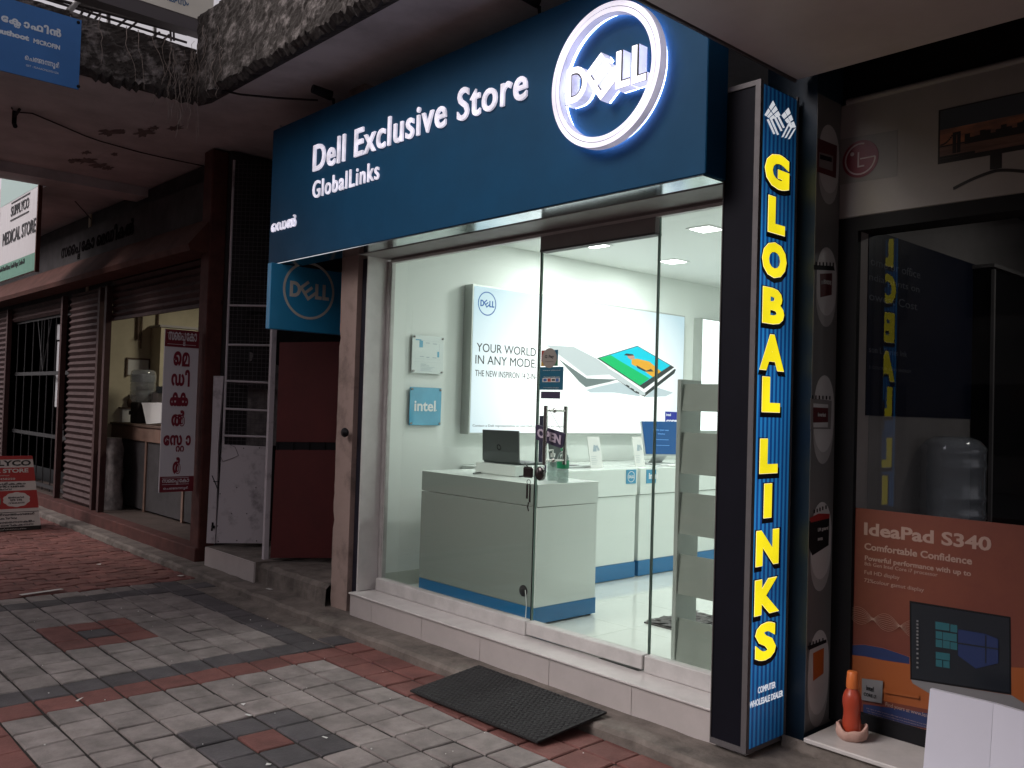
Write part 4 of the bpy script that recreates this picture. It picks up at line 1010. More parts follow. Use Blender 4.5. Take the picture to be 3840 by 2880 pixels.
# steps
zs1 = at(*r7(1313,222),'y',3.27).z
x0, x1 = at(*r7(1310,345),'z',.05).x, at(*r7(1668,455),'z',.05).x
ws = thing('tiled_step', 'low step faced with white tiles in front of the mesh gate', 'step', ((x0+x1)/2,3.4,.05))
tl = MB(); xm1, xm2 = x0+(x1-x0)*.42, x0+(x1-x0)*.72
for a, b in ((x0,xm1),(xm1,xm2),(xm2,x1)): tl.box(a+.001,b-.001,3.285,3.30,.045,zs1-.004)
tl.build('tile_face', 'tile_step', ws)
MB().box(x0,x1,3.301,4.6,.04,zs1).build('body', 'kerb_concrete', ws)
zs2 = at(*z8(540,1392),'y',3.33).z
gs = MB(); n = 24; V = []; F = []; gx0, gx1 = x1+.005, pxl-.001
for i in range(n+1):
    x = gx0+(gx1-gx0)*i/n; e = rnd(-.006,.006)
    V += [(x,3.318+e,.04),(x,3.325+e,zs2-.03),(x,3.355+e,zs2+rnd(-.003,.003)),(x,4.9,zs2)]
for i in range(n):
    for q in range(3): F.append((4*i+q,4*i+4+q,4*i+5+q,4*i+1+q))
gs.add(V, F); tag(gs.build('concrete_step', 'kerb_concrete'), 'worn grey concrete step in front of the red door', 'step')
# mesh gate, swung inwards
Dg = Vector((cy, sy, 0))   # along the leaf
G0 = at(*z8(152,1238),'z',zs1+.03); Ng = Vector((-sy, cy, 0))
gp = lambda f, x, y: atv(*f(x,y), G0, Ng)
gate = thing('mesh_gate', 'white painted steel gate with sheet panel below and wire mesh above', 'gate', tuple(G0))
def gpoly(mb, pts, d, mi=0, off=0): mb.prism([gp(f,x,y)-Ng*off for f,x,y in pts], -Ng*d, mi)
A = MB(); gpoly(A, [(z8,152,1238),(z8,216,1240),(z8,240,500),(z8,278,20),(z8,205,20),(z8,190,480)], .03); A.build('leaf_edge', 'gate_paint', gate)
A = MB(); gpoly(A, [(z8,218,1240),(z8,556,1242),(z8,592,535),(z8,262,520)], .012, 0, .002); A.build('sheet_panel', 'gate_paint', gate)
Hw = [gp(z8,*p) for p in ((262,520),(592,535))]
A = MB(); gtop = gp(r4,1490,-620).z
bl_, br_ = gp(z8,270,520), gp(z8,600,520)
for (x,y,x2,y2) in ((270,455,598,465),(278,258,606,274),(290,55,615,70)): A.tube([gp(z8,x,y)-Ng*.008, gp(z8,x2,y2)-Ng*.008], .011, 6)
for y in (575,320): A.tube([gp(r4,1480,y)-Ng*.008, gp(r4,1760,y+5)-Ng*.008], .011, 6)
A.tube([bl_-Ng*.008, Vector((bl_.x,bl_.y,gtop))-Ng*.008], .012, 6)
A.build('bars', 'gate_paint', gate)
A = MB(); L_ = (br_-bl_).length; z0 = bl_.z; 
i = 0
for k in range(int(L_/.038)+1):
    p = bl_+Dg*(k*.038)+Ng*.004; A.tube([Vector((p.x,p.y,z0)), Vector((p.x,p.y,gtop))], .0017, 4, cap=False)
zz = z0
while zz < gtop:
    A.tube([Vector((bl_.x,bl_.y,zz))+Ng*.004, Vector((br_.x,br_.y,zz))+Ng*.004], .0017, 4, cap=False); zz += .038
A.build('wire_mesh', 'wire', gate)
A = MB()
for f,x,y in ((z8,230,1115),(z8,235,1228),(z8,370,1222),(z8,515,1225),(z8,332,1025),(z8,443,1025),(z8,370,835),(z8,510,835),(z8,248,880),(z8,250,650),(z8,420,548),(z8,537,545)):
    p = gp(f,x,y); A.lathe([(0,0),(.006,0),(.004,.005),(0,.006)], p-Ng*.014, 8, axis=-Ng)
A.build('rivets', 'wire', gate)
A = MB(); p = gp(z8,200,1120); A.T = Matrix.Translation(p-Ng*.03); A.box(-.02,.02,-.01,.01,-.012,.012).box(-.035,.0,-.012,.0,-.035,-.012).box(.0,.012,-.012,.0,.012,.04); A.build('latch', 'black', gate)
A = MB(); A.tube([gp(z8,x,y)-Ng*.02 for x,y in ((262,505),(245,580),(270,645),(340,620),(385,600),(360,540),(300,510))], .0022, 5); tag(A.build('loose_wire', 'wire'), 'loop of loose wire hanging on the white mesh gate', 'wire')
A = MB(); A.tube([gp(z8,195,745)-Ng*.034, gp(z8,235,840)-Ng*.034], .004, 5).tube([gp(z8,205,790)-Ng*.034, gp(z8,240,790)-Ng*.034], .004, 5); A.build('paint_mark', 'black', gate)
jp = at(*z8(573,1370),'z',zs2-.0)
A = MB().box(jp.x-.018,jp.x+.018,jp.y-.02,jp.y+.02,zs2+.001,ZS-.002); tag(A.build('gate_post', 'gate_paint'), 'thin white steel post between the mesh gate and the red door', 'post')
# dark clutter behind the mesh
A = MB(); bb = lambda x,y,off: gp(r4,x,y)+Ng*off
A.prism([bb(1520,400,.25),bb(1590,620,.25),bb(1540,790,.25),bb(1700,820,.25),bb(1700,460,.25),bb(1640,350,.25)], Ng*.02); A.prism([bb(1530,190,.2),bb(1560,330,.2),bb(1680,340,.2),bb(1700,160,.2),bb(1600,120,.2)], Ng*.03); A.prism([bb(1480,700,.22),bb(1480,830,.22),bb(1740,870,.22),bb(1690,640,.22)], Ng*.02)
tag(A.build('hanging_cloths', 'cloth_dark'), 'dark cloths hanging behind the wire mesh of the white gate', 'cloth')
A = MB(); A.prism([bb(1470,560,.35),bb(1470,1240,.35),bb(1740,1240,.35),bb(1740,700,.35),bb(1600,640,.35)], Ng*.02); tag(A.build('plastic_sheet', 'sack'), 'pale plastic sheet behind the lower wire mesh of the gate', 'sheet')
# red door
R0 = at(*z8(612,1350),'z',zs2+.03); rd = lambda f,x,y: atv(*f(x,y), R0, Ng)
door = thing('red_door', 'dull red two panel door standing ajar in the dark entrance', 'door', tuple(R0))
A = MB(); A.prism([rd(z8,612,1350),rd(z8,1085,1350),rd(z8,1110,562),rd(z8,650,560)], Ng*.035); A.build('panel', 'maroon_door', door)
A = MB(); A.prism([rd(z8,655,500),rd(z8,1115,505),rd(r4,2215,555),rd(r4,1812,560)], Ng*.035); A.build('panel', 'maroon_door', door)
A = MB(); A.prism([rd(z8,620,1350)+Ng*.006,rd(z8,1085,1350)+Ng*.006,rd(r4,2215,555)+Ng*.006,rd(r4,1812,560)+Ng*.006], Ng*.02); 
for x in (665,780,897,1010): A.tube([rd(z8,x,502)-Ng*.002, rd(z8,x,562)-Ng*.002], .006, 6)
A.build('frame', 'black', door)
# recess behind
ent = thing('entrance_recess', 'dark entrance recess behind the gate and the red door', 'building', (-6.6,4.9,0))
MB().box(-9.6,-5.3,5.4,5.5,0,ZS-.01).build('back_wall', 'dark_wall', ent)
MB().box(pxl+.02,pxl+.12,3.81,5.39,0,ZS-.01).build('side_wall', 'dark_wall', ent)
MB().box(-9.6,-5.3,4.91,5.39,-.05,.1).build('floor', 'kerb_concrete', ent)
# ------------------------------------------------------------------ medical store on the left
YL = 3.30
zp = at(*r7(1240,228),'y',3.275).z
ms = thing('medical_store', 'dark red painted medical store with half open roller shutters', 'shop', (-9,YL,.05))
rx1 = at(*r4(1347,1450),'y',3.45).x; rx0 = at(*r4(1312,1300),'y',YL).x-.02
MB().box(rx0,rx1,YL,3.45,.05,ZS-.01,0,.01).build('pillar', 'terracotta', ms)
MB().box(-22,rx0-.002,3.275,3.42,.04,zp,0,.008).build('plinth', 'terracotta', ms)
MB().box(-22,rx0-.002,3.421,3.9,.04,zp-.004).box(-14.0,-8.3,3.901,7,.0,zp-.004).build('floor', 'store_floor', ms)
xo0, xo1 = at(*r4(700,700),'y',3.42).x, rx0
zo = (at(*r4(710,405),'y',3.42).z+at(*r4(1310,300),'y',3.42).z)/2
xs0, xs1 = at(*r4(440,800),'y',3.40).x, at(*r4(640,800),'y',3.40).x
xg0, xg1 = at(*r4(55,800),'y',3.42).x, at(*r4(410,800),'y',3.42).x
ZH = 2.75
def shutter(x0, x1, z0, z1, y, name='roller_shutter'):
    m_ = MB(); p = .075; n = int((z1-z0)/p*4); V = []; F = []
    for i in range(n+1):
        z = z0+(z1-z0)*i/n; yy = y+.016*math.cos(2*math.pi*(i/4))
        V += [(x0,yy,z),(x1,yy,z)]
    for i in range(n): F.append((2*i,2*i+1,2*i+3,2*i+2))
    m_.add(V, F); return m_.build(name, 'maroon', ms)
shutter(xo0-.02, xo1, zo, ZH+.2, 3.44); MB().box(xo0-.02,xo1,3.425,3.455,zo-.035,zo-.001).build('shutter_bar', 'maroon', ms)
shutter(xs0, xs1, zp+.01, ZH, 3.40)
zg = at(*r4(230,400),'y',3.42).z
shutter(xg0-.02, xg1, zg, ZH, 3.44); shutter(-22, xg0-.06, zp, ZH, 3.40)
for x in (xo0, xs1+.0, xg1, xg0): MB().box(x-.035,x+.035,3.365,3.43,zp+.001,ZH).build('guide_post', 'maroon', ms)
MB().box(-22,rx0-.03,3.475,3.52,2.62,ZS-.02).build('lintel', 'dark_wall', ms)
# wooden prop inside and store room
WX = at(*r4(690,1000),'y',3.74).x
MB().box(WX-.08, WX, 3.46, 8, zp, ZS-.02).build('side_wall', 'store_wall', ms)
MB().box(WX, -7.4, 8.0, 8.1, zp, ZS-.02).build('back_wall', 'store_wall', ms)
MB().box(rx0+.05, rx1-.01, 3.451, 8.0, zp, ZS-.02).build('side_wall', 'dark_wall', ms)
MB().box(WX-.08, rx1, 3.46, 8.1, 3.1, 3.18).build('ceiling', 'store_wall', ms)
al = bpy.data.lights.new('store_tube_light', 'AREA'); al.shape = 'RECTANGLE'; al.size = 1.0; al.size_y = .08; al.energy = 22; al.color = (1,.93,.75)
st_l = thing('tube_light', 'ceiling tube light hidden inside the medical store', 'light', ((WX+rx0)/2,5.0,3.09))
MB().box((WX+rx0)/2-.5,(WX+rx0)/2+.5,4.96,5.04,3.06,3.098).build('tube', 'white', st_l)
lo2 = bpy.data.objects.new('lamp', al); COL.objects.link(lo2); lo2.parent = st_l; lo2.location = (0,0,-.04)
# conduits and meter box on the store wall
wp = lambda x, y: at(*r4(x,y),'x',WX+.03)
A = MB(); A.tube([wp(897,360),wp(893,540)], .02, 8).tube([wp(922,360),wp(912,600)], .012, 8).tube([wp(1027,345),wp(1000,860)], .014, 8); A.build('conduits', 'wood', ms)
a, b = wp(832,668), wp(962,775)
mb_ = thing('notice_frame', 'pale framed notice on the cream wall of the medical store', 'frame', tuple(a))
MB().box(WX+.001,WX+.02,a.y,b.y,b.z,a.z).build('board', 'paper', mb_)
f_ = MB(); f_.box(WX+.001,WX+.03,a.y-.02,a.y,b.z-.02,a.z+.02).box(WX+.001,WX+.03,a.y,b.y+.02,a.z,a.z+.02).box(WX+.001,WX+.03,b.y,b.y+.02,b.z-.02,a.z).build('frame', 'wood', mb_)
# cabinet along that wall
ctl, ctr = at(*r4(1045,450),'x',WX+.35), at(*r4(1305,472),'x',WX+.35)
cab = thing('store_cabinet', 'tall pale cabinet behind the red and white banner in the medical store', 'cabinet', (WX+.18,ctl.y+.4,zp))
MB().box(WX+.005,WX+.35,ctl.y,ctl.y+2.2,zp,ctl.z-.02).build('body', 'store_wall', cab); MB().box(WX+.005,WX+.37,ctl.y-.02,ctl.y+2.2,ctl.z-.019,ctl.z+.01).build('top', 'fascia_pale', cab)
# store counter
ctz = at(*r4(1000,1100),'y',3.80).z
sc2 = thing('store_counter', 'brown wooden counter with dark glass shelves in the medical store', 'counter', (-8.9,3.95,zp))
MB().box(WX+.02,rx0-.01,3.78,4.25,ctz-.03,ctz,0,.004).build('top', 'wood', sc2)
MB().box(WX+.025,rx0-.015,3.80,4.2,ctz-.19,ctz-.031).build('apron', 'brownwood', sc2)
for u in (.06,.30,.58,.96): MB().box(WX+(rx0-WX)*u-.025,WX+(rx0-WX)*u+.025,3.81,3.86,zp,ctz-.191).build('leg', 'brownwood', sc2)
MB().box(WX+.03,rx0-.02,4.15,4.2,zp,ctz-.192).build('back_panel', 'dark_wall', sc2)
MB().box(WX+.03,rx0-.02,3.825,3.835,zp+.02,ctz-.192).build('front_panel', 'dark_wall', sc2)
# things on the counter
wc = at(*r4(925,1080),'z',ctz)
can = thing('water_can', 'large clear water can upside down on a dark dispenser base', 'water can', (wc.x,4.0,ctz))
wx_ = at(*r4(925,900),'y',4.0).x; zc0, zc1 = at(*r4(925,955),'y',4.0).z, at(*r4(925,738),'y',4.0).z; rr = half((wx_,4.0,1.4), 90)
h_ = zc1-zc0; 
MB().lathe([(0,h_),(rr*.75,h_),(rr*.95,h_*.95),(rr,h_*.86),(rr,h_*.62),(rr*.94,h_*.6),(rr,h_*.57),(rr,h_*.40),(rr*.94,h_*.38),(rr,h_*.35),(rr,h_*.16),(rr*.8,h_*.05),(rr*.3,0)], (wx_,4.0,zc0), 24).build('can', 'can_plastic', can)
MB().lathe([(rr*1.01,h_*.63),(rr*1.015,h_*.64),(rr*1.015,h_*.84),(rr*1.01,h_*.85)], (wx_,4.0,zc0), 24).build('label', 'can_plastic', can)
MB().box(wx_-rr*.75,wx_+rr*.75,4.0-rr*.7,4.0+rr*.7,ctz+.001,zc0+.015,0,.01).box(wx_-rr*.3,wx_+.0,3.9-rr*.3,4.0-rr*.7,ctz+.10,ctz+.15,0,.004).build('dispenser_base', 'cloth_dark', can)
q = [at(*r4(x,y),'y',3.83) for x,y in ((948,1090),(1060,1080),(1060,950),(918,950))]
A = MB(); A.prism([q[0],q[1],q[2],q[3]], (0,.12,.0)); tag(A.build('white_carton', 'paper'), 'white carton on the store counter beside the banner', 'carton')
a, b = at(*r4(735,978),'y',4.0), at(*r4(845,1072),'y',4.0)
tr = thing('sample_tray', 'white tray holding cups and a dark pot at the left of the store counter', 'tray', (a.x,4.0,ctz))
MB().box(a.x,b.x,3.9,4.15,ctz+.001,a.z-.01).build('box', 'paper', tr); MB().box(a.x-.06,b.x+.02,3.88,4.17,a.z-.009,a.z+.006).build('lid', 'wood', tr)
for k in range(4): MB().lathe([(.018,0),(.024,.05),(.022,.05),(.016,.004)], (a.x+.03+.06*k,3.95,a.z+.007), 10).build('cup', 'paper', tr)
MB().lathe([(0,0),(.045,0),(.06,.06),(.045,.11),(.03,.12),(.05,.16),(.045,.16),(.0,.1)], (b.x-.04,4.02,a.z+.007), 14).build('pot', 'wood', tr)
# medicine boxes on and behind the counter
for k, (x, y, w_, h_, c_, lb) in enumerate(((1000,938,45,60,'paper','white medicine carton beside the water can on the store counter'),(1030,890,50,45,'dark_blue_pier','dark blue medicine carton stacked beside the water can'),(1275,940,26,70,'paper','white carton seen right of the banner in the medical store'),(1275,860,26,50,'bat_maroon','maroon carton seen right of the banner in the medical store'),(1275,1090,24,60,'board_green','green carton low at the right of the banner in the store'))):
    p = at(*r4(x,y),'y',4.12); q2 = at(*r4(x+w_,y-h_),'y',4.12); z0_ = ctz+.001 if y > 930 and x < 1200 else p.z
    tag(MB().box(p.x,q2.x,4.08,4.2,z0_,q2.z,0,.002).build('medicine_carton', c_), lb, 'carton', 'cartons in the medical store')
# sack
a = at(*r4(725,1605),'z',zp); sz = at(*r4(720,1175),'y',3.62).z
A = MB(); prof = []; H_ = sz-zp
V = []; F = []; n = 20; m_ = 12; sxm = at(*r4(735,1400),'y',3.62).x
for j in range(m_+1):
    for i in range(n):
        t = 2*math.pi*i/n; r_ = (.15+.006*math.sin(j*1.3)+.010*math.sin(3*t+j*.35)+.03*(1-j/m_))*(1 if j < m_-1 else .8) + rnd(-.006,.006)
        V.append((sxm+r_*math.cos(t), 3.60+r_*.75*math.sin(t), zp+H_*j/m_))
for j in range(m_):
    for i in range(n): F.append((j*n+i, j*n+(i+1)%n, (j+1)*n+(i+1)%n, (j+1)*n+i))
A.add(V, F, 0, True); A.add([V[m_*n+i] for i in range(n)], [list(range(n))]); tag(A.build('woven_sack', 'sack'), 'full pale woven sack standing under the store counter', 'sack')
# hood with painted slope and dark lettered board
hz0 = at(*z5(1950,870),'y',3.12).z; hx1 = at(*z5(1950,870),'y',3.12).x
hz1_ = at(*z5(1840,700),'y',3.30).z
MB().prism([(hx1,3.12,hz0),(hx1,3.33,hz1_),(hx1,3.40,hz1_),(hx1,3.40,hz0-.05),(hx1,3.14,hz0-.05)], (-14,0,0)).build('hood', 'orange_dirty', ms)
MB().box(-22,hx1,3.345,3.39,hz1_+.002,ZS-.25).build('name_board', 'dark_wall', ms)
A = MB(); a = at(*z5(630,1080),'y',3.34); mal(A, SUP+[('െ',.4),('മ',.05),('ഡ',.1),('ി',.05),('ക',.1),('ൽ',.1)], (a.x,3.344,hz1_+.03), X, Z, at(*z5(1380,800),'y',3.34).x-a.x, .26, .004, 0, .03); A.build('lettering', 'letter_dark', ms)
# dark grille gate in the left opening
gg = thing('grille_gate', 'black steel lattice gate in the dark left opening of the medical store', 'gate', ((xg0+xg1)/2,3.5,zp))
A = MB()
for u in (.05,.2,.35,.5,.62,.75,.88): A.tube([(xg0+(xg1-xg0)*u,3.5,zp+.01),(xg0+(xg1-xg0)*u,3.5,zg)], .008, 6)
for z in (zp+.05,.9,1.75,zg-.03): A.box(xg0+.03,xg1-.03,3.49,3.51,z,z+.05)
for k in (-1,0,1): A.tube([(xg0+(xg1-xg0)*.55,3.495,1.8),(xg0+(xg1-xg0)*(.55+.12*k),3.495,zg-.03)], .007, 6)
A.build('bars', 'grille_dark', gg)
MB().box(-22,WX-.09,4.6,4.7,zp,ZH+.3).box(-22.2,-22,3.3,4.7,0,ZS).build('back_panel', 'black', gg)
for (y0,y1) in ((445,540),(555,980),(1010,1040),(1085,1120),(1130,1200)):
    q0, q1 = at(*r4(372,y0),'y',3.6), at(*r4(395,y1),'y',3.6)
    MB().box(q0.x,q1.x+.03,3.6,3.62,q1.z,q0.z).build('white_slat', 'rail_white', gg)
# vertical banner
bnx = at(*r4(1300,1000),'y',3.32).x
bn = thing('vertical_banner', 'narrow red and white upright banner with Malayalam letters by the red pillar', 'banner', (bnx,3.1,.8))
cor = [at(*r4(x,y),'x',bnx) for x,y in ((1022,1528),(1243,1528),(1300,482),(1078,480))]
by0, by1, bz0, bz1 = (cor[0].y+cor[3].y)/2, (cor[1].y+cor[2].y)/2, (cor[0].z+cor[1].z)/2, (cor[2].z+cor[3].z)/2
bz_r1 = at(*r4(1180,592),'x',bnx).z; bz_r0 = at(*r4(1140,1428),'x',bnx).z
MB().box(bnx-.012,bnx,by0,by1,bz0,bz1).build('board', 'banner_white', bn)
MB().box(bnx+.0003,bnx+.002,by0,by1,bz_r1,bz1).box(bnx+.0003,bnx+.002,by0+.004,by1,bz0,bz_r0).build_by('red_field', 'banner_red', bn, lambda c: c.z > 1)
T_ = MB(); W_ = MB(); BX = bnx+.0022
def mtext(mb, gl, f, p0, p1, d=.0012, bold=.03):
    a, b = at(*f(*p0),'x',BX), at(*f(*p1),'x',BX); mal(mb, gl, (BX,a.y,a.z), Y, Z, b.y-a.y, b.z-a.z, d, 0, bold)
mtext(T_, [('െ',0),('മ',.04)], r4, (1122,712), (1232,622), bold=.05)
mtext(T_, [('ഡ',0),('ി',.03)], r4, (1108,843), (1232,738), bold=.05)
mtext(T_, [('ക',0),('ക',-.28)], r4, (1098,972), (1222,885), bold=.05)
mtext(T_, [('ൽ',0)], r4, (1108,1105), (1200,1000), bold=.05)
mtext(T_, [('േ',0),('സ',.04),('റ',-.62,-.42,.6),('റ',.02,-.42,.6),('ാ',.12)], r4, (1055,1272), (1238,1158), bold=.05)
mtext(T_, [('ർ',0)], r4, (1116,1415), (1172,1303), bold=.05)
T_.build('letters', 'banner_txt', bn)
for gl, p0, p1 in ((SUP,(1090,575),(1276,502)),(SUP,(1050,1485),(1225,1442)),(CHE,(1057,1520),(1218,1492))):
    w2 = MB(); mtext(w2, gl, r4, p0, p1, bold=.02); w2.build('small_lettering', 'banner_white', bn)
for (x0,x1,y) in ((1085,1278,497),(1085,1270,568),(1050,1222,1440),(1050,1222,1482)):
    a, b = at(*r4(x0,y),'x',BX), at(*r4(x1,y),'x',BX); W_.box(BX,BX+.001,a.y,b.y,a.z-.0015,a.z+.0015)
W_.build('rules', 'banner_white', bn)
# A-board on the pavers
zq = reg(0,1650,4.483)
A0 = at(*zq(695,1500),'z',.0); ax_ = A0.x
A1 = at(*zq(545,265),'x',ax_-.12)
ab = thing('pavement_board', 'red and white folding pavement board with offers near the left edge', 'A-board', (ax_,A0.y-.35,0))
Wb = .75; Vb = (Vector((A1.x,A0.y,A1.z))-A0); Hb = Vb.length; Vb.normalize(); tp = (A0.y-A1.y)
O = A0; Un = Y
Q = lambda u, v: O - Un*(Wb*(1-u)) - Un*(tp*v)*(2*u-1) + Vb*(Hb*v)     # u across, v up, tapering
Nb = Un.cross(Vb)
def ab_quad(mb, u0, u1, v0, v1, d, mi=0, off=0): mb.prism([Q(u0,v0)+Nb*off,Q(u1,v0)+Nb*off,Q(u1,v1)+Nb*off,Q(u0,v1)+Nb*off], Nb*d, mi)
A = MB(); ab_quad(A, 0, 1, 0, 1, -.012); A.build('front_board', 'aboard_white', ab)
A = MB(); A.prism([Q(0,0)-X*.5,Q(1,0)-X*.5,Q(1,1)-X*.03,Q(0,1)-X*.03], (-.012,0,0)); A.build('rear_board', 'banner_red', ab)
A = MB()
for v0, v1, mi in ((0,.055,1),(.295,.535,0),(.66,.845,0),(.955,1.0,0),(.245,.252,1)): ab_quad(A, 0, 1, v0, v1, .0008, mi, .0006)
A.build('colour_fields', ['aboard_red','cloth_dark'], ab)
def ab_text(mb, s, u1, v0, hgt, wd, bold=.02, off=.0018, M_=None):
    p = Q(u1, v0)+Nb*off
    m2 = MB()
    if M_: mal(m2, M_, p-Un*wd, Un, Vb, wd, hgt, .001, 0, bold)
    else: m2.text(s, p-Un*wd, Un, Vb, wd, hgt, .001, 0, bold)
    m2.build('lettering', 'ink' if mb is D_ else 'aboard_white', ab)
D_ = MB(); W_ = MB()
ab_text(D_, 'SUPPLYCO', .955, .868, Hb*.075, .60, .035)
ab_text(W_, 'MEDICAL STORE', .90, .775, Hb*.055, .62, .035); ab_text(W_, 'Chengannur', .60, .725, Hb*.028, .23, .0); ab_text(W_, 'Ph: 0479 2458250', .68, .68, Hb*.028, .36, .015)
gk = lambda s: [(c, .06) for c in s]
ab_text(D_, '', .84, .615, Hb*.032, .52, .03, M_=gk('മരനനകൾകകം')); ab_text(D_, '', .82, .58, Hb*.030, .50, .03, M_=gk('മതൽ60%വെര')); ab_text(D_, '', .62, .545, Hb*.030, .30, .03, M_=gk('വിലകകറവ'))
ab_text(D_, '', .93, .205, Hb*.034, .60, .03, M_=gk('റേഷൻകാർഡഅംഗങൾ')); ab_text(D_, '', .68, .158, Hb*.030, .34, .03, M_=gk('25%വിലകിഴിവ'))
ab_text(D_, '', .92, .105, Hb*.032, .66, .03, M_=gk('ജീവൻരകഷാമരനനകളം')); ab_text(D_, '', .90, .066, Hb*.030, .64, .03, M_=gk('നിരകകിൽലഭികകനന'))
ab_text(W_, '', .80, .018, Hb*.020, .56, .0, M_=gk('കേരളസർകകാർസഥാപനം'))
A = MB(); cc_ = Q(.69,.415)+Nb*.0018; Pn = []
for k in range(48):
    t = 2*math.pi*k/48; rr_ = 1+.09*abs(math.sin(t*5)); Pn.append(cc_+Un*(.125*rr_*math.cos(t))+Vb*(.075*rr_*math.sin(t)))
A.prism(Pn, Nb*.0006); A.build('cloud_field', 'aboard_white', ab)
ab_text(D_, '', .80, .432, Hb*.026, .155, .03, .003, M_=gk('ഇൻസലിൻ')); ab_text(D_, '20% 24%', .77, .398, Hb*.024, .12, .03, .003); ab_text(D_, '', .80, .362, Hb*.026, .155, .03, .003, M_=gk('വിലകകറവ'))
A = MB()
for k in (0,1): ab_quad(A, .25+.12*k, .34+.12*k, .36, .44, .0008, 0, .002); ab_quad(A, .28+.12*k, .31+.12*k, .44, .485, .0008, 1, .002)
A.build('medicine_picture', ['board_green','wood'], ab)
# hanging white and green board
YHB = 2.50
hb0, hb1 = at(*z5(365,1140),'y',YHB), at(*z5(415,165),'y',YHB); ztop = ZS+.35
hbd = thing('hanging_board', 'white and green medical store board hanging over the pavement', 'sign', (hb0.x-.5,YHB,hb0.z))
hx0 = hb0.x-1.6
MB().box(hx0,hb0.x,YHB,YHB+.03,hb0.z,ztop).build('panel', 'board_white', hbd)
gz = at(*z5(370,955),'y',YHB).z; tz0, tz1 = at(*z5(410,260),'y',YHB).z, at(*z5(415,170),'y',YHB).z
gz2 = at(*z5(0,1110),'y',YHB).z
MB().box(hx0,hb0.x,YHB-.002,YHB-.0003,hb0.z,gz).build('green_band', 'board_green', hbd)
MB().box(hx0,hb0.x,YHB-.002,YHB-.0003,tz0,ztop).build('top_band', 'board_pale', hbd)
MB().box(hb0.x+.002,hb0.x+.03,YHB-.01,YHB+.03,hb0.z-.02,ztop).build('edge_post', 'orange_dirty', hbd)
A = MB(); sh = YHB-.0025
def htext(s, p0, p1, bold=.012):
    a, b = at(*z5(*p0),'y',sh), at(*z5(*p1),'y',sh); A.text(s, (a.x,sh,a.z), X, Z, b.x-a.x, max(.05,b.z-a.z), .004, 0, bold)
zS0 = (at(*z5(120,590),'y',sh).z+at(*z5(300,490),'y',sh).z)/2; zS1 = (at(*z5(120,475),'y',sh).z+at(*z5(300,395),'y',sh).z)/2
xa, xb = at(*z5(115,560),'y',sh).x, at(*z5(302,450),'y',sh).x
A = MB(); A.text('SUPPLYCO', (xa,sh,zS0), X, Z, xb-xa, zS1-zS0, .004, 0, .01)
A.box(xa,xb+.02,sh-.003,sh,zS1+.03,zS1+.045).box(xa-.02,xb,sh-.003,sh,zS0-.05,zS0-.035)
A.build('lettering', 'groove', hbd); A = MB()
zM0 = (at(*z5(40,890),'y',sh).z+at(*z5(360,750),'y',sh).z)/2; zM1 = (at(*z5(40,770),'y',sh).z+at(*z5(365,590),'y',sh).z)/2
xm0, xm1 = at(*z5(30,830),'y',sh).x, at(*z5(370,690),'y',sh).x
A.text('MEDICAL STORE', (xm0,sh,zM0), X, Z, xm1-xm0, zM1-zM0, .004, 0, .01)
A.build('lettering', 'groove', hbd); A = MB()
xg_, zg_ = at(*z5(255,1060),'y',sh).x, at(*z5(255,1090),'y',sh).z
A.text('Gandhi Maveli Bhavan, Gandhi Nagar, Cochin-20', (xg_-1.1,sh,zg_), X, Z, 1.1, .075, .003)
A.build('lettering', 'groove', hbd)
# ------------------------------------------------------------------ overhead slab with mossy edge
slab = thing('concrete_canopy', 'stained concrete canopy slab with mossy ragged edge overhead', 'canopy', (-6,3,ZS))
YC, XC, XB = 2.65, -6.52, -10.05
def rough_slab(name, x0, x1, y0, y1, m_):
    return MB().box(x0,x1,y0,y1,ZS,ZS+.30).build(name, m_, slab)
rough_slab('slab', -24, 4.5, YC+.03, 9.2, 'soffit')
rough_slab('slab_block', XB, XC-.03, -5, YC+.029, 'soffit')
# fascia strips: dense rough sheets
def fascia(P, U, L_, h0, h1, N, seed, n=150, m=26):
    random.seed(seed); V = []; F = []; A = MB()
    low = [rnd(-.02,.02) for _ in range(n+1)]
    for i in range(n+1):
        for j in range(m+1):
            v = j/m; b = .006*math.sin(i*.37+j*.5)*math.sin(i*.11) + rnd(-.006,.006)
            z = h0+low[i]*(1-v)+(h1-h0)*v; V.append(P+U*(L_*i/n)+N*b+Z*(z-P.z))
    for i in range(n):
        for j in range(m): a = i*(m+1)+j; F.append((a,a+m+1,a+m+2,a+1))
    A.add(V, F)
    # drip lip below
    V = []; F = []
    for i in range(n+1):
        d = low[i]; p = P+U*(L_*i/n); V += [p+Z*(h0+d-P.z)+N*rnd(.0,.02), p+Z*(h0+d-.03-abs(rnd(0,.02))-P.z)-N*.03, p-N*.13+Z*(h0-.004-P.z)]
    for i in range(n):
        for q in range(2): F.append((3*i+q,3*i+3+q,3*i+4+q,3*i+1+q))
    A.add(V, F, 1); return A
zf1 = ZS+.372
fascia(Vector((XC,-5,ZS)), Y, YC+5-.0, ZS, zf1, X, 3, 330).build('edge_strip', ['moss','moss_lip'], slab)
fascia(Vector((XC,YC,ZS)), X, 11.0, ZS, ZS+.62, -Y, 4, 420).build('edge_strip', ['moss','moss_lip'], slab)
MB().box(XB,XC-.03,-5,YC+.02,zf1-.17,zf1-.02).build('upper_course', 'moss', slab)
MB().box(XC,4.5,YC+.04,9,ZS+.31,ZS+.58).build('upper_course', 'moss', slab)
MB().box(XB,XB+.35,-5,5.2,ZS-.10,ZS-.001).build('beam', 'soffit', slab)
random.seed(11)
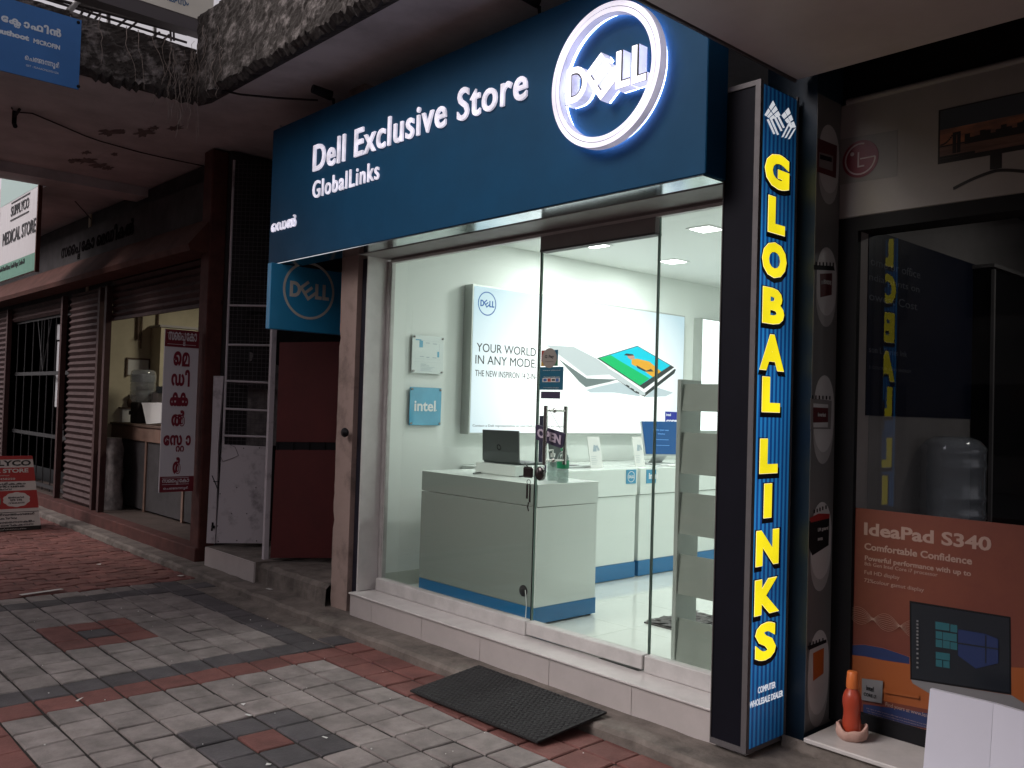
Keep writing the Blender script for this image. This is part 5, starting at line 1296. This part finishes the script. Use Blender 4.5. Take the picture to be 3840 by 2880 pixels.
# stains under the slab
A = MB()
for (x, y, s) in ((700,860,1),(780,850,.8),(930,860,1.1),(1000,830,.6),(1140,830,.8),(560,1040,1.2),(640,1075,1.1),(700,1090,.7),(480,1040,.8),(560,990,.6),(740,1000,.5)):
    c = at(*r1(x,y),'z',ZS-.002); Pn = []
    for k in range(22):
        t = 2*math.pi*k/22; r_ = .12*s*(1+rnd(-.45,.45)); Pn.append(c+X*r_*1.0*math.cos(t)+Y*r_*.45*math.sin(t))
    A = MB(); A.prism(Pn, (0,0,-.001)); A.build('stain', 'soffit_stain', slab)
# wires under the slab
def wire(name, lab, pts, r=.006):
    o = MB().tube(pts, r, 6).build(name, 'cable'); tag(o, lab, 'cable'); return o
zz = ZS-.02
wire('ceiling_cable', 'long thin cable stapled under the concrete canopy', [at(*r1(x,y),'z',zz) for x,y in ((100,725),(210,735),(400,815),(550,880),(650,915),(900,985),(1060,1022),(1340,1080),(1610,1128),(1612,1190))])
wire('ceiling_cable', 'sagging cable from the canopy edge towards the blue signboard', [at(*r1(1380,575),'z',zz), at(*r1(1560,612),'z',zz-.02), at(*r1(1800,635),'z',zz-.02), at(*r1(2060,650),'z',zz-.02)], .008)
wire('hanging_cable', 'thin cable slanting down from a ceiling hook at far left', [at(*r1(75,700),'z',zz), at(*r1(200,910),'y',2.9), at(*r1(370,1175),'y',3.05), at(*r1(590,1420),'y',3.2)], .006)
A = MB(); a = at(*r1(95,720),'z',ZS-.01); A.tube([a, a-Z*.10, a-Z*.13+X*.04], .018, 8).tube([a+X*.15-Z*.02, a-Z*.05], .012, 6); tag(A.build('ceiling_hook', 'black'), 'rusty hook bracket under the canopy at the left', 'hook')
# roots hanging from the corner
rt = MB(); random.seed(5)
def root(p, ln, sx, sy_, r=.0025):
    pts = [Vector(p)]
    n = 9
    for k in range(n): pts.append(pts[-1]+Vector((rnd(-.018,.018)+sx*ln/n, rnd(-.018,.018)+sy_*ln/n, -ln/n)))
    rt.tube(pts, [r*(1-.6*k/n) for k in range(n+1)], 4, cap=False)
for k in range(26): root((XC+rnd(.01,.06), YC-rnd(-.02,.22), zf1+rnd(-.3,.03)), rnd(.25,.62), rnd(-.02,.05), rnd(-.1,.05), rnd(.001,.003))
for y in (2.45,2.3,2.12,1.95,2.2,1.75,2.4): root((XC+.05, y, zf1+rnd(-.05,.02)), rnd(.25,.45), .03, .12, .0035)
for k in range(14): root((XC+rnd(0,.6), YC-.05, zf1+rnd(-.2,.1)), rnd(.2,.4), .0, .0, .002)
tag(rt.build('hanging_roots', 'root'), 'tangle of dry roots hanging at the mossy canopy corner', 'roots')
# blue board on the block edge
BX_ = XC+.06
bb_ = thing('blue_board', 'blue hanging lender board with white lettering on the mossy edge', 'sign', (BX_,1.5,3.9))
tr_, br_ = at(*r1(524,130),'x',BX_), at(*r1(515,582),'x',BX_)
MB().box(BX_-.012,BX_,.4,(tr_.y+br_.y)/2,br_.z,tr_.z).build('panel', 'blue_board', bb_)
A = MB(); bt_ = BX_+.0004
def btext(gl, p0, p1, bold=.03):
    a, b = at(*r1(*p0),'x',bt_), at(*r1(*p1),'x',bt_)
    if isinstance(gl, str): A.text(gl, (bt_,a.y,b.z), Y, Z, b.y-a.y, None, .0012, 0, bold)
    else: mal(A, gl, (bt_,a.y,a.z), Y, Z, b.y-a.y, b.z-a.z, .0012, 0, bold)
def brow(s, x0, x1, ybl, ytop, M_=None, bold=.03):
    """row of lettering: left/right ends on the photo, baseline and cap height at its right end"""
    b0, b1 = at(*r1(x1,ybl),'x',bt_), at(*r1(x1,ytop),'x',bt_); a = at(*r1(x0,ybl-(x1-x0)*.24),'x',bt_)
    if M_: mal(A, M_, (bt_,a.y,b0.z), Y, Z, b0.y-a.y, b1.z-b0.z, .0012, 0, bold)
    else: A.text(s, (bt_,a.y,b0.z), Y, Z, b0.y-a.y, b1.z-b0.z, .0012, 0, bold)
    A.build('lettering', 'board_text', bb_); A.__init__()
brow('', 5, 395, 262, 190, [('േ',0),('ക',.06),('ര',-.62,-.28,.7),('ാ',.3),('ഫ',.08),('ി',.04),('ൻ',.08)], .05)
brow('muthoot', -45, 188, 268, 232, None, .06)
brow('MICROFIN', 216, 388, 325, 295, None, .04)
brow('', 160, 383, 455, 405, CHE, .02)
brow('GST : 32AAACP6227D1ZA', 168, 380, 482, 470, None, .0)
for (x, y) in ((508,560),(508,145)):
    p = at(*r1(x,y),'x',BX_+.001); MB().lathe([(0,0),(.012,0),(.010,.006),(0,.008)], p, 10, axis=X).build('bolt', 'black', bb_)
# railing above the block, and pale board above it
RX = XC-.35
rl = thing('upper_railing', 'dark steel railing with slanting struts above the mossy edge', 'railing', (RX,1.8,zf1))
rk_ = lambda x, y: at(*z4(x,y),'x',RX)
A = MB(); A.tube([rk_(600,-20), rk_(2150,395)], .013, 8); A.tube([rk_(300,-80), rk_(2150,490)], .010, 8)
a, b = rk_(900,-5), rk_(2200,255); A.prism([a, b, b-Z*.05, a-Z*.05], (-.05,0,0)); A.build('rails', 'rail_dark', rl)
A = MB()
for (x0,y0,x1,y1) in ((1520,170,1330,320),(1640,200,1470,345),(1000,40,930,170),(1100,70,1010,200),(1200,100,1080,240),(1840,370,1700,470),(1950,400,1880,460),(1960,300,1970,470),(2000,340,2005,470)): A.tube([rk_(x0,y0), rk_(x1,y1)], .009, 6)
A.build('struts', 'rail_dark', rl)
for (x,y0,y1) in ((1275,90,280),(1810,250,440)): MB().tube([rk_(x,y0)-X*.05, rk_(x,y1)-X*.05], .016, 8).build('white_post', 'rail_white', rl)
MB().tube([rk_(920,-10), rk_(790,130)], .022, 8).build('white_strut', 'rail_white', rl)
UX = XC-.1
ub = thing('upper_board', 'cream shop board with teal Malayalam letters at the top edge', 'sign', (UX,2.2,4.8))
a, b = at(*r1(1290,132),'x',UX), at(*r1(1385,0),'x',UX)
zlow = at(*r1(1290,125),'x',UX).z
MB().box(UX-.08,UX,-1.5,b.y,zlow,zlow+1.0).build('panel', 'cream_board', ub)
MB().box(UX-.13,UX-.005,-1.5,b.y-.02,zlow-.10,zlow-.001).build('underside', 'rail_dark', ub)
A = MB(); a = at(*r1(1070,40),'x',UX+.001); b = at(*r1(1222,48),'x',UX+.001); t2 = at(*r1(1222,8),'x',UX+.001)
mal(A, [('ി',0),('ക',.1),('്',-.1,.2),('സ',.1),('്',.05,.15)], (UX+.0005,a.y,b.z), Y, Z, b.y-a.y, (t2.z-b.z)*1.5, .002, 0, .02); A.build('lettering', 'navy_text', ub)
# ------------------------------------------------------------------ smooth canopy box over the right shop
ZR = 3.0
rc_ = thing('smooth_canopy', 'smooth flat canopy box low over the right shop front', 'canopy', (0,2.5,ZR))
c0 = at(*r3(740,525),'z',ZR)
MB().box(c0.x, 4.5, .2, c0.y, ZR, ZS+.5, 0, .01).build('box', 'canopy_smooth', rc_)
MB().box(c0.x-.012, c0.x-.0005, .2, c0.y, ZR-.004, ZR+.06).build('edge_trim', 'alu', rc_)

# ------------------------------------------------------------------ right shop with dark window
YW = 3.849; XP = -1.999
YGW = 3.985
rs_ = thing('dark_window_shop', 'darker electronics shop with black framed window at the right', 'shop', (-1,YW,.1))
MB().box(-2.255, XP-.003, 3.637, 3.95, .03, ZS-.01).build('pier', 'dark_blue_pier', rs_)
MB().box(XP-.0025, XP, 3.637, YW+.02, .108, 2.95, 0, 0).build('battery_strip', 'bat_grey', rs_)
# rounded pale patches with battery pictures on the strip
A = MB()
def bp_poly(pts, mi, lift): A.prism([at(*f(x,y),'x',XP+.0004+lift) for f,x,y in pts], X*.0008, mi)
def oval(cy_px, h_px, mi, lift, yc=3.745, w_=.092):
    zt_ = at(*ov(1785,cy_px-h_px),'x',XP).z; zb_ = at(*ov(1782,cy_px+h_px),'x',XP).z; zc_ = (zt_+zb_)/2; hh = (zt_-zb_)/2; Pn = []
    for k in range(28):
        t = 2*math.pi*k/28; Pn.append(Vector((XP+.0004+lift, min(max(yc+w_*math.cos(t), 3.6375), YW+.0), zc_+hh*math.copysign(abs(math.sin(t))**.75, math.sin(t)))))
    A.prism(Pn, X*.0008, mi)
for cy_px, h_px in ((345,82),(612,82),(898,92),(1170,92),(1450,100)):
    oval(cy_px+12, h_px, 0, 0); oval(cy_px-4, h_px*.9, 1, .001)
S_ = lambda f, *pts: [(f,x,y) for x,y in pts]
bp_poly(S_(r3,(875,895),(1000,945),(992,1155),(870,1112)), 2, .002)
bp_poly(S_(r3,(885,985),(975,1012),(972,1110),(882,1080)), 3, .003); bp_poly(S_(r3,(890,1000),(965,1022),(965,1050),(890,1030)), 4, .004)
bp_poly(S_(r6,(890,115),(968,112),(965,252),(892,268)), 2, .002); bp_poly(S_(r6,(848,58),(978,66),(985,95),(850,88)), 4, .002); bp_poly(S_(r6,(897,160),(960,158),(960,178),(897,184)), 3, .003)
bp_poly(S_(r6,(828,920),(965,938),(958,1122),(826,1120)), 3, .002); bp_poly(S_(r6,(845,955),(942,962),(940,1110),(846,1110)), 2, .003); bp_poly(S_(r6,(846,1080),(940,1078),(940,1110),(846,1110)), 5, .004); bp_poly(S_(r6,(846,955),(942,962),(942,985),(846,980)), 5, .004)
bp_poly(S_(r9,(820,60),(950,22),(945,215),(840,282),(818,230)), 4, .002); bp_poly(S_(r9,(822,40),(880,10),(952,12),(950,40),(830,68)), 6, .003)
bp_poly(S_(r9,(845,915),(915,880),(912,1045),(845,1095)), 7, .003); bp_poly(S_(r9,(810,870),(930,825),(932,845),(818,895)), 4, .003); bp_poly(S_(r9,(835,905),(845,915),(845,1095),(825,1118)), 1, .002)
for f, xs_, yt_ in ((r6,(838,860,882,905,928,950),902),(r6,(862,885,908,930,952,972),38),(r9,(850,868,886,904,925),-15),(r9,(822,842,862,882,905),845)):
    for i_, x in enumerate(xs_):
        yo = yt_-(i_*7 if f is r9 else -i_*1); bp_poly([(f,x,yo),(f,x+7,yo),(f,x+7,yo+24),(f,x,yo+24)], 4, .003)
zc5 = [at(*ov(1783,v),'x',XP).z for v in (345,612,898,1170,1450)]
A.build_by('battery_picture', ['bat_grey2','bat_white','bat_maroon','fascia_grey','black','bat_white','bat_red','bat_orange'], rs_, lambda c: min(range(5), key=lambda i: abs(zc5[i]-c.z)))
A = MB()
for s, f, p0, p1 in (('Inverlast', r6, (868,1040), (920,1015)), ('guard', r9, (893,125), (935,90)), ('INVER', r9, (868,185), (900,165)), ('LM', r9, (868,125), (888,100)), ('EXIDE', r6, (905,178), (955,165))):
    a, b = at(*f(*p0),'x',XP), at(*f(*p1),'x',XP); A.text(s, (XP+.0062,a.y,a.z), Y, Z, b.y-a.y, max(.012,b.z-a.z), .0006, 0, .03)
A.build_by('battery_lettering', 'bat_white', rs_, lambda c: min(range(5), key=lambda i: abs(zc5[i]-c.z)))
# fascia with television picture
fz0, fz1 = 2.415, 2.945
MB().box(XP-.0, 2.5, YW, YW+.06, fz0, fz1, 0, .004).build('fascia', 'fascia_pale', rs_)
MB().tube([(XP+.03,YW+.0,fz1+.008),(2.5,YW+.0,fz1+.008)], .014, 10).build('fascia_trim', 'fascia_pale', rs_)
A = MB(); poly(A, 'y', YW-.0005, [r3(1016,905),r3(1395,842),r3(1390,1142),r3(1012,1200)], .001); poly(A, 'y', YW-.0003, [r3(1018,770),r3(1395,690),r3(1395,840),r3(1016,903)], .0006, 1); A.build('logo_field', ['fascia_grey','fascia_pale'], rs_)
A = MB(); c = at(*r3(1152,1030),'y',YW-.002); rr = .085; A.disc(c, X, Z, rr, .002, 40); A.build('logo_disc', 'lg_red', rs_)
A = MB(); c2 = c-Y*.0025; A.ring(c2, X, Z, rr*.86, rr*.78, .001, 48, 0, 1, R(75), R(360)); A.box(c2.x+.0, c2.x+rr*.82, c2.y-.001, c2.y, c2.z-.003, c2.z+.003)
A.box(c2.x-.012, c2.x-.005, c2.y-.001, c2.y, c2.z-.038, c2.z+.032).box(c2.x-.005, c2.x+.02, c2.y-.001, c2.y, c2.z-.038, c2.z-.031).disc(c2+X*-.038+Z*.028, X, Z, .009, .001, 16); A.build('logo_mark', 'lg_text', rs_)
A = MB(); q = lambda x, y: at(*r3(x,y),'y',YW-.0008)
tl_, bl_ = q(1660,715), q(1660,1065); xr_ = tl_.x+.62; tz, bz_ = tl_.z, bl_.z
def rect(x0, x1, z0, z1, mi, d, y=YW-.0005): A.box(x0, x1, y-d, y, z0, z1, mi)
Hh = tz-bz_
rect(tl_.x, xr_, bz_, tz, 0, .002); rect(tl_.x+.008, xr_, bz_+.02, tz-.006, 2, .0028); rect(tl_.x+.008, xr_, bz_+Hh*.62, tz-.006, 1, .0034); rect(tl_.x+.008, xr_, bz_+.02, bz_+Hh*.30, 3, .0034)
# bridge, skyline
sk_ = [tl_.x+.008+.02*i for i in range(30)]
for i, x in enumerate(sk_): 
    if x < xr_-.02 and i > 4: rect(x, x+.021, bz_+Hh*.28, bz_+Hh*(.40+.05*math.sin(i*1.7)+.12*(i/30)), 0, .0036)
rect(tl_.x+.06, tl_.x+.075, bz_+Hh*.15, bz_+Hh*.52, 0, .0040); rect(tl_.x+.078, tl_.x+.092, bz_+Hh*.15, bz_+Hh*.52, 0, .0040); rect(tl_.x+.06, tl_.x+.092, bz_+Hh*.48, bz_+Hh*.53, 0, .0042)
rect(tl_.x+.008, tl_.x+.35, bz_+Hh*.30, bz_+Hh*.325, 0, .0041); rect(tl_.x+.008, tl_.x+.15, bz_+.02, bz_+Hh*.13, 0, .0042)
for k in range(10):
    u = k/9; x = tl_.x+.01+.05*u; z = bz_+Hh*(.33+.17*u*u); rect(x, x+.007, z, z+.006, 0, .0043)
nx = q(2030,1040).x; rect(nx-.022, nx+.022, bz_-.06, bz_, 0, .002)
for k in range(60):
    u = k/59; x0 = q(1755,1160).x+(2*(nx-q(1755,1160).x))*u; z = bz_-.062-.045*(1-(1-abs(2*u-1))**1.0)**1.5; rect(x0, x0+.009, z-.012, z, 0, .0025-.00001*k)
A.build('screen_picture', ['tv_black','tv_sky','tv_orange','tv_water'], rs_)
# window frame and glass
A = MB(); xf = -1.905
A.box(XP+.0005, xf, YW+.001, YW+.03, .125, fz0-.001); A.box(xf, 2.5, YW+.001, YGW+.02, 2.35, fz0-.001); A.box(xf, 2.5, YW+.001, YGW+.02, .125, .19); A.build('window_frame', 'black', rs_)
MB().box(xf+.001, 2.5, YGW, YGW+.008, .19, 2.35).build('window_glass', 'shop_glass', rs_)
MB().box(XP+.0, 2.5, YGW+.03, 8.2, 2.75, 2.82).build('ceiling', 'dark_wall', rs_)
MB().box(XP, 2.5, YW+.07, 8.2, .02, .12).build('floor', 'store_floor', rs_)
MB().box(XP+.001, -1.905, YW+.031, 7.8, .121, 2.749).build('side_wall', 'fascia_pale', rs_)
MB().box(XP, 2.5, 7.8, 7.9, .121, 2.749).build('back_wall', 'dark_wall', rs_)
MB().box(XP, 4.5, YGW+.021, YGW+.03, fz0-.06, ZS-.01).box(XP, 4.5, YW+.02, YGW, 2.96, ZS-.01).build('upper_wall', 'black', rs_)
# ledge
MB().box(-1.95, 2.5, 3.536, YW, .104, .124, 0, .004).build('window_ledge', 'granite', rs_)
A = MB(); n = 60; V = []; F = []
for i in range(n+1):
    x = -2.06+4.5*i/n; V += [(x,3.545+rnd(-.006,.006),-.01),(x,3.55+rnd(-.004,.004),.06),(x,3.556,.103)]
for i in range(n):
    for q_ in range(2): F.append((3*i+q_,3*i+3+q_,3*i+4+q_,3*i+1+q_))
A.add(V, F); A.build('ledge_wall', 'kerb_concrete', rs_)
# orange poster behind the glass
YP = 3.872
ptz = at(*zc(0,1355),'y',YP).z; pbz = at(*r9(1690,1480),'y',YP).z
po = thing('orange_poster', 'orange laptop poster inside the lower part of the dark window', 'poster', (-1.3,YP,pbz))
MB().box(xf+.002, 1.2, YP, YP+.004, pbz, ptz).build('sheet', 'poster_orange', po)
A = MB()
def prow(s, x0, x1, yb, yt_, bold=.02, f=r9, m_='poster_text', dy=0):
    a = at(*f(x0,yb),'y',YP-.001); b = at(*f(x1,yb+(x1-x0)*.125),'y',YP-.001); t_ = at(*f(x0,yt_),'y',YP-.001)
    MB().text(s, (a.x,YP-.0008-dy,a.z), X, Z, b.x-a.x, t_.z-a.z, .0008, 0, bold).build('lettering', m_, po)
prow('IdeaPad S340', 1175, 2000, 148, 65, .03); prow('Comfortable Confidence', 1177, 1875, 243, 198, .025); prow('Powerful performance with up to', 1180, 1868, 322, 280, .02)
prow('8th Gen Intel Core i7 processor', 1178, 1652, 352, 322, .0); prow('Full HD display', 1178, 1405, 408, 376, .0); prow('72%colour gamut display', 1177, 1563, 460, 428, .0)
prow('Find yours at www.lenovo.com', 1315, 1700, 1265, 1232, .0)
for k in range(4): prow('the right to alter product offerings and specifications at any time without notice', 1190+6*k, 1690, 1275+18*k, 1266+18*k, .0)
prow('intel', 1198, 1245, 1150, 1118, .02, r9, 'black', .013); prow('CORE i7', 1182, 1262, 1185, 1163, .01, r9, 'black', .013)
A = MB(); Pq = lambda *pts: [r9(x,y) for x,y in pts]; kk_ = [YP-.0004]
def pf(pts, mi): kk_[0] -= .0003; poly(A, 'y', kk_[0], Pq(*pts), .00025, mi)
pf([(1085,860),(1180,858),(1300,880),(1460,935),(1700,990),(2212,1010),(2600,900),(2600,1480),(1085,1180)], 1)
pf([(1085,862),(1180,860),(1300,882),(1470,940),(1470,985),(1300,960),(1180,935),(1085,925)], 0)
pf([(1170,1245),(1500,1290),(1720,1330),(2400,1440),(2400,1560),(1720,1425),(1400,1370),(1170,1300)], 0)
pf([(1470,575),(2125,680),(2130,1185),(1475,1085)], 2); pf([(1480,1085),(2132,1188),(2212,1240),(2212,1290),(1640,1200),(1490,1110)], 3); pf([(1482,590),(2115,690),(2118,1170),(1485,1075)], 5)
pf([(1638,708),(1780,735),(1780,1030),(1638,1008)], 5)
for (x,y,w_,h_) in ((1638,710,90,48),(1735,728,44,48),(1640,770,42,48),(1686,778,90,50),(1640,825,42,48),(1686,832,45,48),(1735,842,44,46),(1640,905,92,45),(1640,955,42,45),(1688,962,42,45)):
    pf([(x,y),(x+w_,y+w_*.15),(x+w_,y+w_*.15+h_),(x,y+h_)], 4)
pf([(1785,760),(1960,790),(2045,825),(2045,980),(1900,1015),(1785,930)], 6)
pf([(1785,845),(2050,885),(2050,895),(1785,855)], 5); pf([(1960,800),(1968,800),(1968,980),(1960,980)], 5)
for k in range(8): pf([(1515,700+22*k),(1528,702+22*k),(1528,714+22*k),(1515,712+22*k)], 3)
for k in range(5): pf([(1515,880+30*k),(1528,882+30*k),(1528,894+30*k),(1515,892+30*k)], 3)
pf([(1162,1078),(1298,1095),(1290,1240),(1160,1218)], 3)
pf([(1300,1145),(1530,1185),(1530,1210),(1300,1170)], 7)
A.build('picture', ['poster_blue','poster_orange2','black','poster_key','poster_cyan','poster_screen','poster_blue','poster_orange2'], po)
A = MB()
for k in range(9):
    pts = []
    for i in range(26):
        u = i/25; x = 1085+385*u; y = 655+100*u; amp = 55*abs(math.sin(math.pi*u*2.2+.5))*(k-4)/4
        p = at(*r9(x,y+amp),'y',kk_[0]-.001); pts.append(p)
    A.tube(pts, .0006, 4, cap=False)
A.build('wave_lines', 'poster_wave', po)
# navy poster on the inner wall
NXP = -1.9045
a, b = at(*zb(150,200),'x',NXP), at(*zc(130,460),'x',NXP)
npo = thing('navy_poster', 'tall navy printer poster on the inner side wall of the dark shop', 'poster', (NXP,4.5,b.z))
MB().box(NXP, NXP+.003, a.y, a.y+1.3, b.z, a.z).build('sheet', 'poster_navy', npo)
A = MB()
for s, x0, x1, yb, yt_ in (('ome or office',165,650,552,470),('ndia prints on',152,640,718,630),('owest Cost',152,620,892,810),('son L Series Ink',150,520,1400,1340),('S COLOUR  LOW ENERGY',150,560,1560,1530)):
    a_0, t_0 = at(*zb(x0,yb),'x',NXP+.003), at(*zb(x0,yt_),'x',NXP+.003); e0 = at(*zb(x1,yb+(x1-x0)*.22),'x',NXP+.003)
    A.text(s, (NXP+.0033,a_0.y,a_0.z), Y, Z, e0.y-a_0.y, t_0.z-a_0.z, .0008, 0, .0)
A.build('lettering', 'navy_poster_text', npo)
# contents of the dark shop
wcx = at(*zc(960,1450),'y',4.6)
cl_ = thing('ceiling_lamp', 'dim ceiling lamp inside the dark electronics shop', 'lamp', (-1.0,5.0,2.749))
MB().lathe([(0,-.03),(.10,-.03),(.12,0),(0,0)], (-1.0,5.0,2.748), 20).build('bowl', 'white', cl_)
al = bpy.data.lights.new('dim_lamp', 'AREA'); al.size = .2; al.energy = 2.6; al.color = (1,.95,.85)
ao_ = bpy.data.objects.new('lamp', al); COL.objects.link(ao_); ao_.parent = cl_; ao_.location = (0,0,-.045)
wc2 = thing('water_can', 'big upturned clear water can inside the dark window', 'water can', (wcx.x,4.6,.12))
r0 = half((wcx.x,4.6,1.2), 230); z0, z1 = wcx.z-.02, at(*zc(960,668),'y',4.6).z; h_ = z1-z0
MB().lathe([(0,h_),(r0*.55,h_),(r0*.8,h_*.96),(r0,h_*.87),(r0*.97,h_*.80),(r0*.97,h_*.70),(r0,h_*.67),(r0,h_*.64),(r0*.97,h_*.60),(r0*.97,h_*.34),(r0,h_*.31),(r0,h_*.27),(r0*.97,h_*.24),(r0*.97,h_*.14),(r0,h_*.11),(r0,h_*.05),(r0*.8,0)], (wcx.x,4.6,z0), 32).build('can', 'can_plastic', wc2)
MB().box(wcx.x-r0,wcx.x+r0,4.6-r0,4.6+r0,.121,z0,0,.01).build('dispenser_base', 'lap_key', wc2)
fk = thing('black_cabinet', 'tall black cabinet with pale top edge behind the water can', 'cabinet', (-1.9,5.4,.12))
MB().box(-1.9,at(*zb(1345,700),'y',5.2).x,5.2,5.8,.121,at(*zb(1000,610),'y',5.2).z).build('body', 'black', fk)
MB().box(-1.9,at(*zb(1345,700),'y',5.2).x+.02,5.18,5.82,at(*zb(1000,610),'y',5.2).z+.001,at(*zb(1000,610),'y',5.2).z+.02).build('top', 'fascia_grey', fk)
MB().box(at(*zb(1345,700),'y',5.2).x+.001,at(*zb(1345,700),'y',5.2).x+.018,5.19,5.21,.121,at(*zb(1000,610),'y',5.2).z-.01).build('trim', 'fascia_grey', fk)
shf = thing('wall_shelves', 'brown shelves with small boxed goods at the right of the dark shop', 'shelves', (-1.2,6.0,.12))
sx0 = at(*zb(1400,1000),'y',6.0).x
for z in (.5,1.0,1.55,2.05,2.35): MB().box(sx0, 1.5, 6.0, 6.35, z, z+.03).build('shelf', 'brownwood', shf)
MB().box(sx0, 1.5, 6.36, 6.4, .121, 2.6).build('back', 'wood', shf); MB().box(sx0, 1.5, 5.98, 6.3, 2.1, 2.28).build('valance', 'brownwood', shf)
random.seed(3); x = sx0+.04; k = 0
for z in (.53,1.03,1.58):
    x = sx0+.04
    while x < .2:
        wd = rnd(.08,.18); o = MB().box(x, x+wd, 6.02, 6.25, z+.001, z+rnd(.12,.32)).build('boxed_goods', ['bat_maroon','paper','fascia_grey','bat_orange','black'][k%5])
        tag(o, 'small %s box on the %s brown shelf inside the dark shop' % (['maroon','white','grey','orange','black'][k%5], {.53:'lower',1.03:'middle',1.58:'upper'}[z]), 'box', 'boxed goods on the brown shelves'); x += wd+rnd(.03,.12); k += 1
# bottle in a bowl on the ledge
bc_ = at(*r9(1060,1485),'z',.125); bcx, bcy = bc_.x, bc_.y+.045
bw = MB(); n = 28; prof = [(.045,.0),(.058,.012),(.064,.032),(.062,.055),(.055,.058),(.056,.035),(.045,.014),(.0,.012)]; V = []; F = []
for (r_, h_) in prof:
    for k in range(n):
        t = 2*math.pi*k/n; q_ = 1+.05*math.sin(3*t+1)+.03*math.sin(7*t); V.append((bcx+r_*q_*math.cos(t), bcy+r_*q_*math.sin(t), .1245+h_*(1+(.22*math.sin(2*t+.6)+.1*math.sin(5*t) if h_ > .04 else 0))))
for i in range(len(prof)-1):
    for k in range(n): F.append((i*n+k,i*n+(k+1)%n,(i+1)*n+(k+1)%n,(i+1)*n+k))
bw.add(V, F, 0, True); bw.add(V[:n][::-1], [list(range(n))]); tag(bw.build('crumpled_bowl', 'clay'), 'crumpled pinkish bag rolled into a bowl on the window ledge', 'bowl')
zt_ = at(bc_.x*0+r9(1105,1030)[0], r9(1105,1030)[1], 'y', bcy).z; hb_ = zt_-.14
ob = thing('orange_bottle', 'orange plastic bottle standing in the crumpled bowl on the ledge', 'bottle', (bcx,bcy,.138))
k_ = hb_/.25
MB().lathe([(0,0),(.036,0),(.038,.006),(.038,.06),(.0345,.085),(.035,.11),(.039,.135),(.039,.16),(.033,.182),(.0235,.198),(.0225,.205)], (bcx,bcy,.1385), 28).build('body', 'bottle_orange', ob)
MB().lathe([(.0245,.203),(.0255,.206),(.0250,.232),(.022,hb_-.004),(.019,hb_),(0,hb_)], (bcx,bcy,.1385), 28).build('cap', 'cap_orange', ob)
# folded white board in the corner
W0, W1 = at(*r9(1683,1608),'z',.125), at(*r9(1720,1175),'y',3.62)
wx0 = W0.x; wz1 = W1.z
wf = at(*r9(1983,1500),'y',3.60).x
wb = MB(); wb.prism([(wx0,3.575,.125),(wf,3.60,.125),(wf,3.64,wz1-.002),(wx0+.004,3.62,wz1)], (0,.02,0)); wb.prism([(wf+.001,3.60,.125),(wf+.35,3.56,.125),(wf+.35,3.60,wz1-.004),(wf+.001,3.64,wz1-.002)], (0,.02,0))
tag(wb.build('white_board', 'white_box'), 'folded white board leaning on the ledge at the bottom right corner', 'board')
# ------------------------------------------------------------------ litter on the paving
random.seed(21)
def scrap(px, py, w_, d_, lab, a=0, z=.006, f=r7, m_='paper', name='paper_scrap'):
    p = at(*f(px,py),'z',z); A = MB(); c_, s_ = math.cos(a), math.sin(a)
    e = [Vector((x*c_-y*s_, x*s_+y*c_, zz)) for x, y, zz in ((-w_/2,-d_/2,rnd(0,.006)),(w_/2,-d_/2,rnd(0,.004)),(w_/2,d_/2,rnd(0,.008)),(-w_/2,d_/2,rnd(0,.004)))]
    A.prism([p+q for q in e], (0,0,.0012)); o = A.build(name, m_); tag(o, lab, 'litter'); return o
scrap(270,520,.05,.30,'long pale strip of wood lying where the two pavings meet', .15, .012, name='wood_strip')
scrap(1170,415,.05,.03,'small crumpled white paper near the kerb by the pavers', .4, .01)
scrap(1745,500,.05,.03,'small white scrap on the kerb below the concrete step', .2, .055)
scrap(640,340,.035,.03,'tiny white scrap on the red wavy pavers', 1)
scrap(515,1218,.012,.04,'tiny white scrap on the red paving band at left', .6)
scrap(1610,1318,.03,.02,'small white scrap just above the dark tile square', .3)
scrap(1575,1248,.025,.012,'tiny white scrap two rows above the dark tile square', .1)
scrap(1740,1638,.02,.015,'tiny white scrap at the bottom edge below the orange tile', .8)
scrap(2105,1463,.03,.01,'thin white scrap at the right of the dark tile square', .2)
pb = MB()
for k in range(60):
    x, y = rnd(-6.5,-2.2), rnd(.6,3.0)
    p = Vector((x,y,.002)); s_ = rnd(.001,.003); pb.box(x-s_,x+s_*rnd(.4,1.4),y-s_,y+s_*rnd(.4,1.4),.001,.002+s_)
o = pb.build('grit', 'pebble'); o['kind'] = 'stuff'; o['label'] = 'scattered pale grit on the paving'

# plain row of buildings across the street, behind the viewer: it shades the street and shows in the window glass
for k, (x0, x1, h, y) in enumerate(((-30,-14,9.5,-13),(-13.8,-3,7.5,-12.5),(-2.8,9,10,-13),(9.2,24,8,-12.5))):
    ob_ = thing('street_building', ['grey three storey building across the street at far left','low grey building across the street left of centre','tall grey building across the street right of centre','long grey building across the street at far right'][k], 'building', ((x0+x1)/2,y,0), 'buildings across the street')
    MB().box(x0,x1,y-6,y,-.02,h).build('wall', 'opp_wall', ob_)
    MB().box(x0-.2,x1+.2,y-6.2,y+.35,h,h+.25).build('roof', 'kerb_concrete', ob_)
    for fl_ in range(int(h//3)):
        xx = x0+1
        while xx < x1-1.6:
            MB().box(xx,xx+1.3,y+.002,y+.05,fl_*3+.8,fl_*3+2.3).build('window', 'black', ob_); xx += 2.6
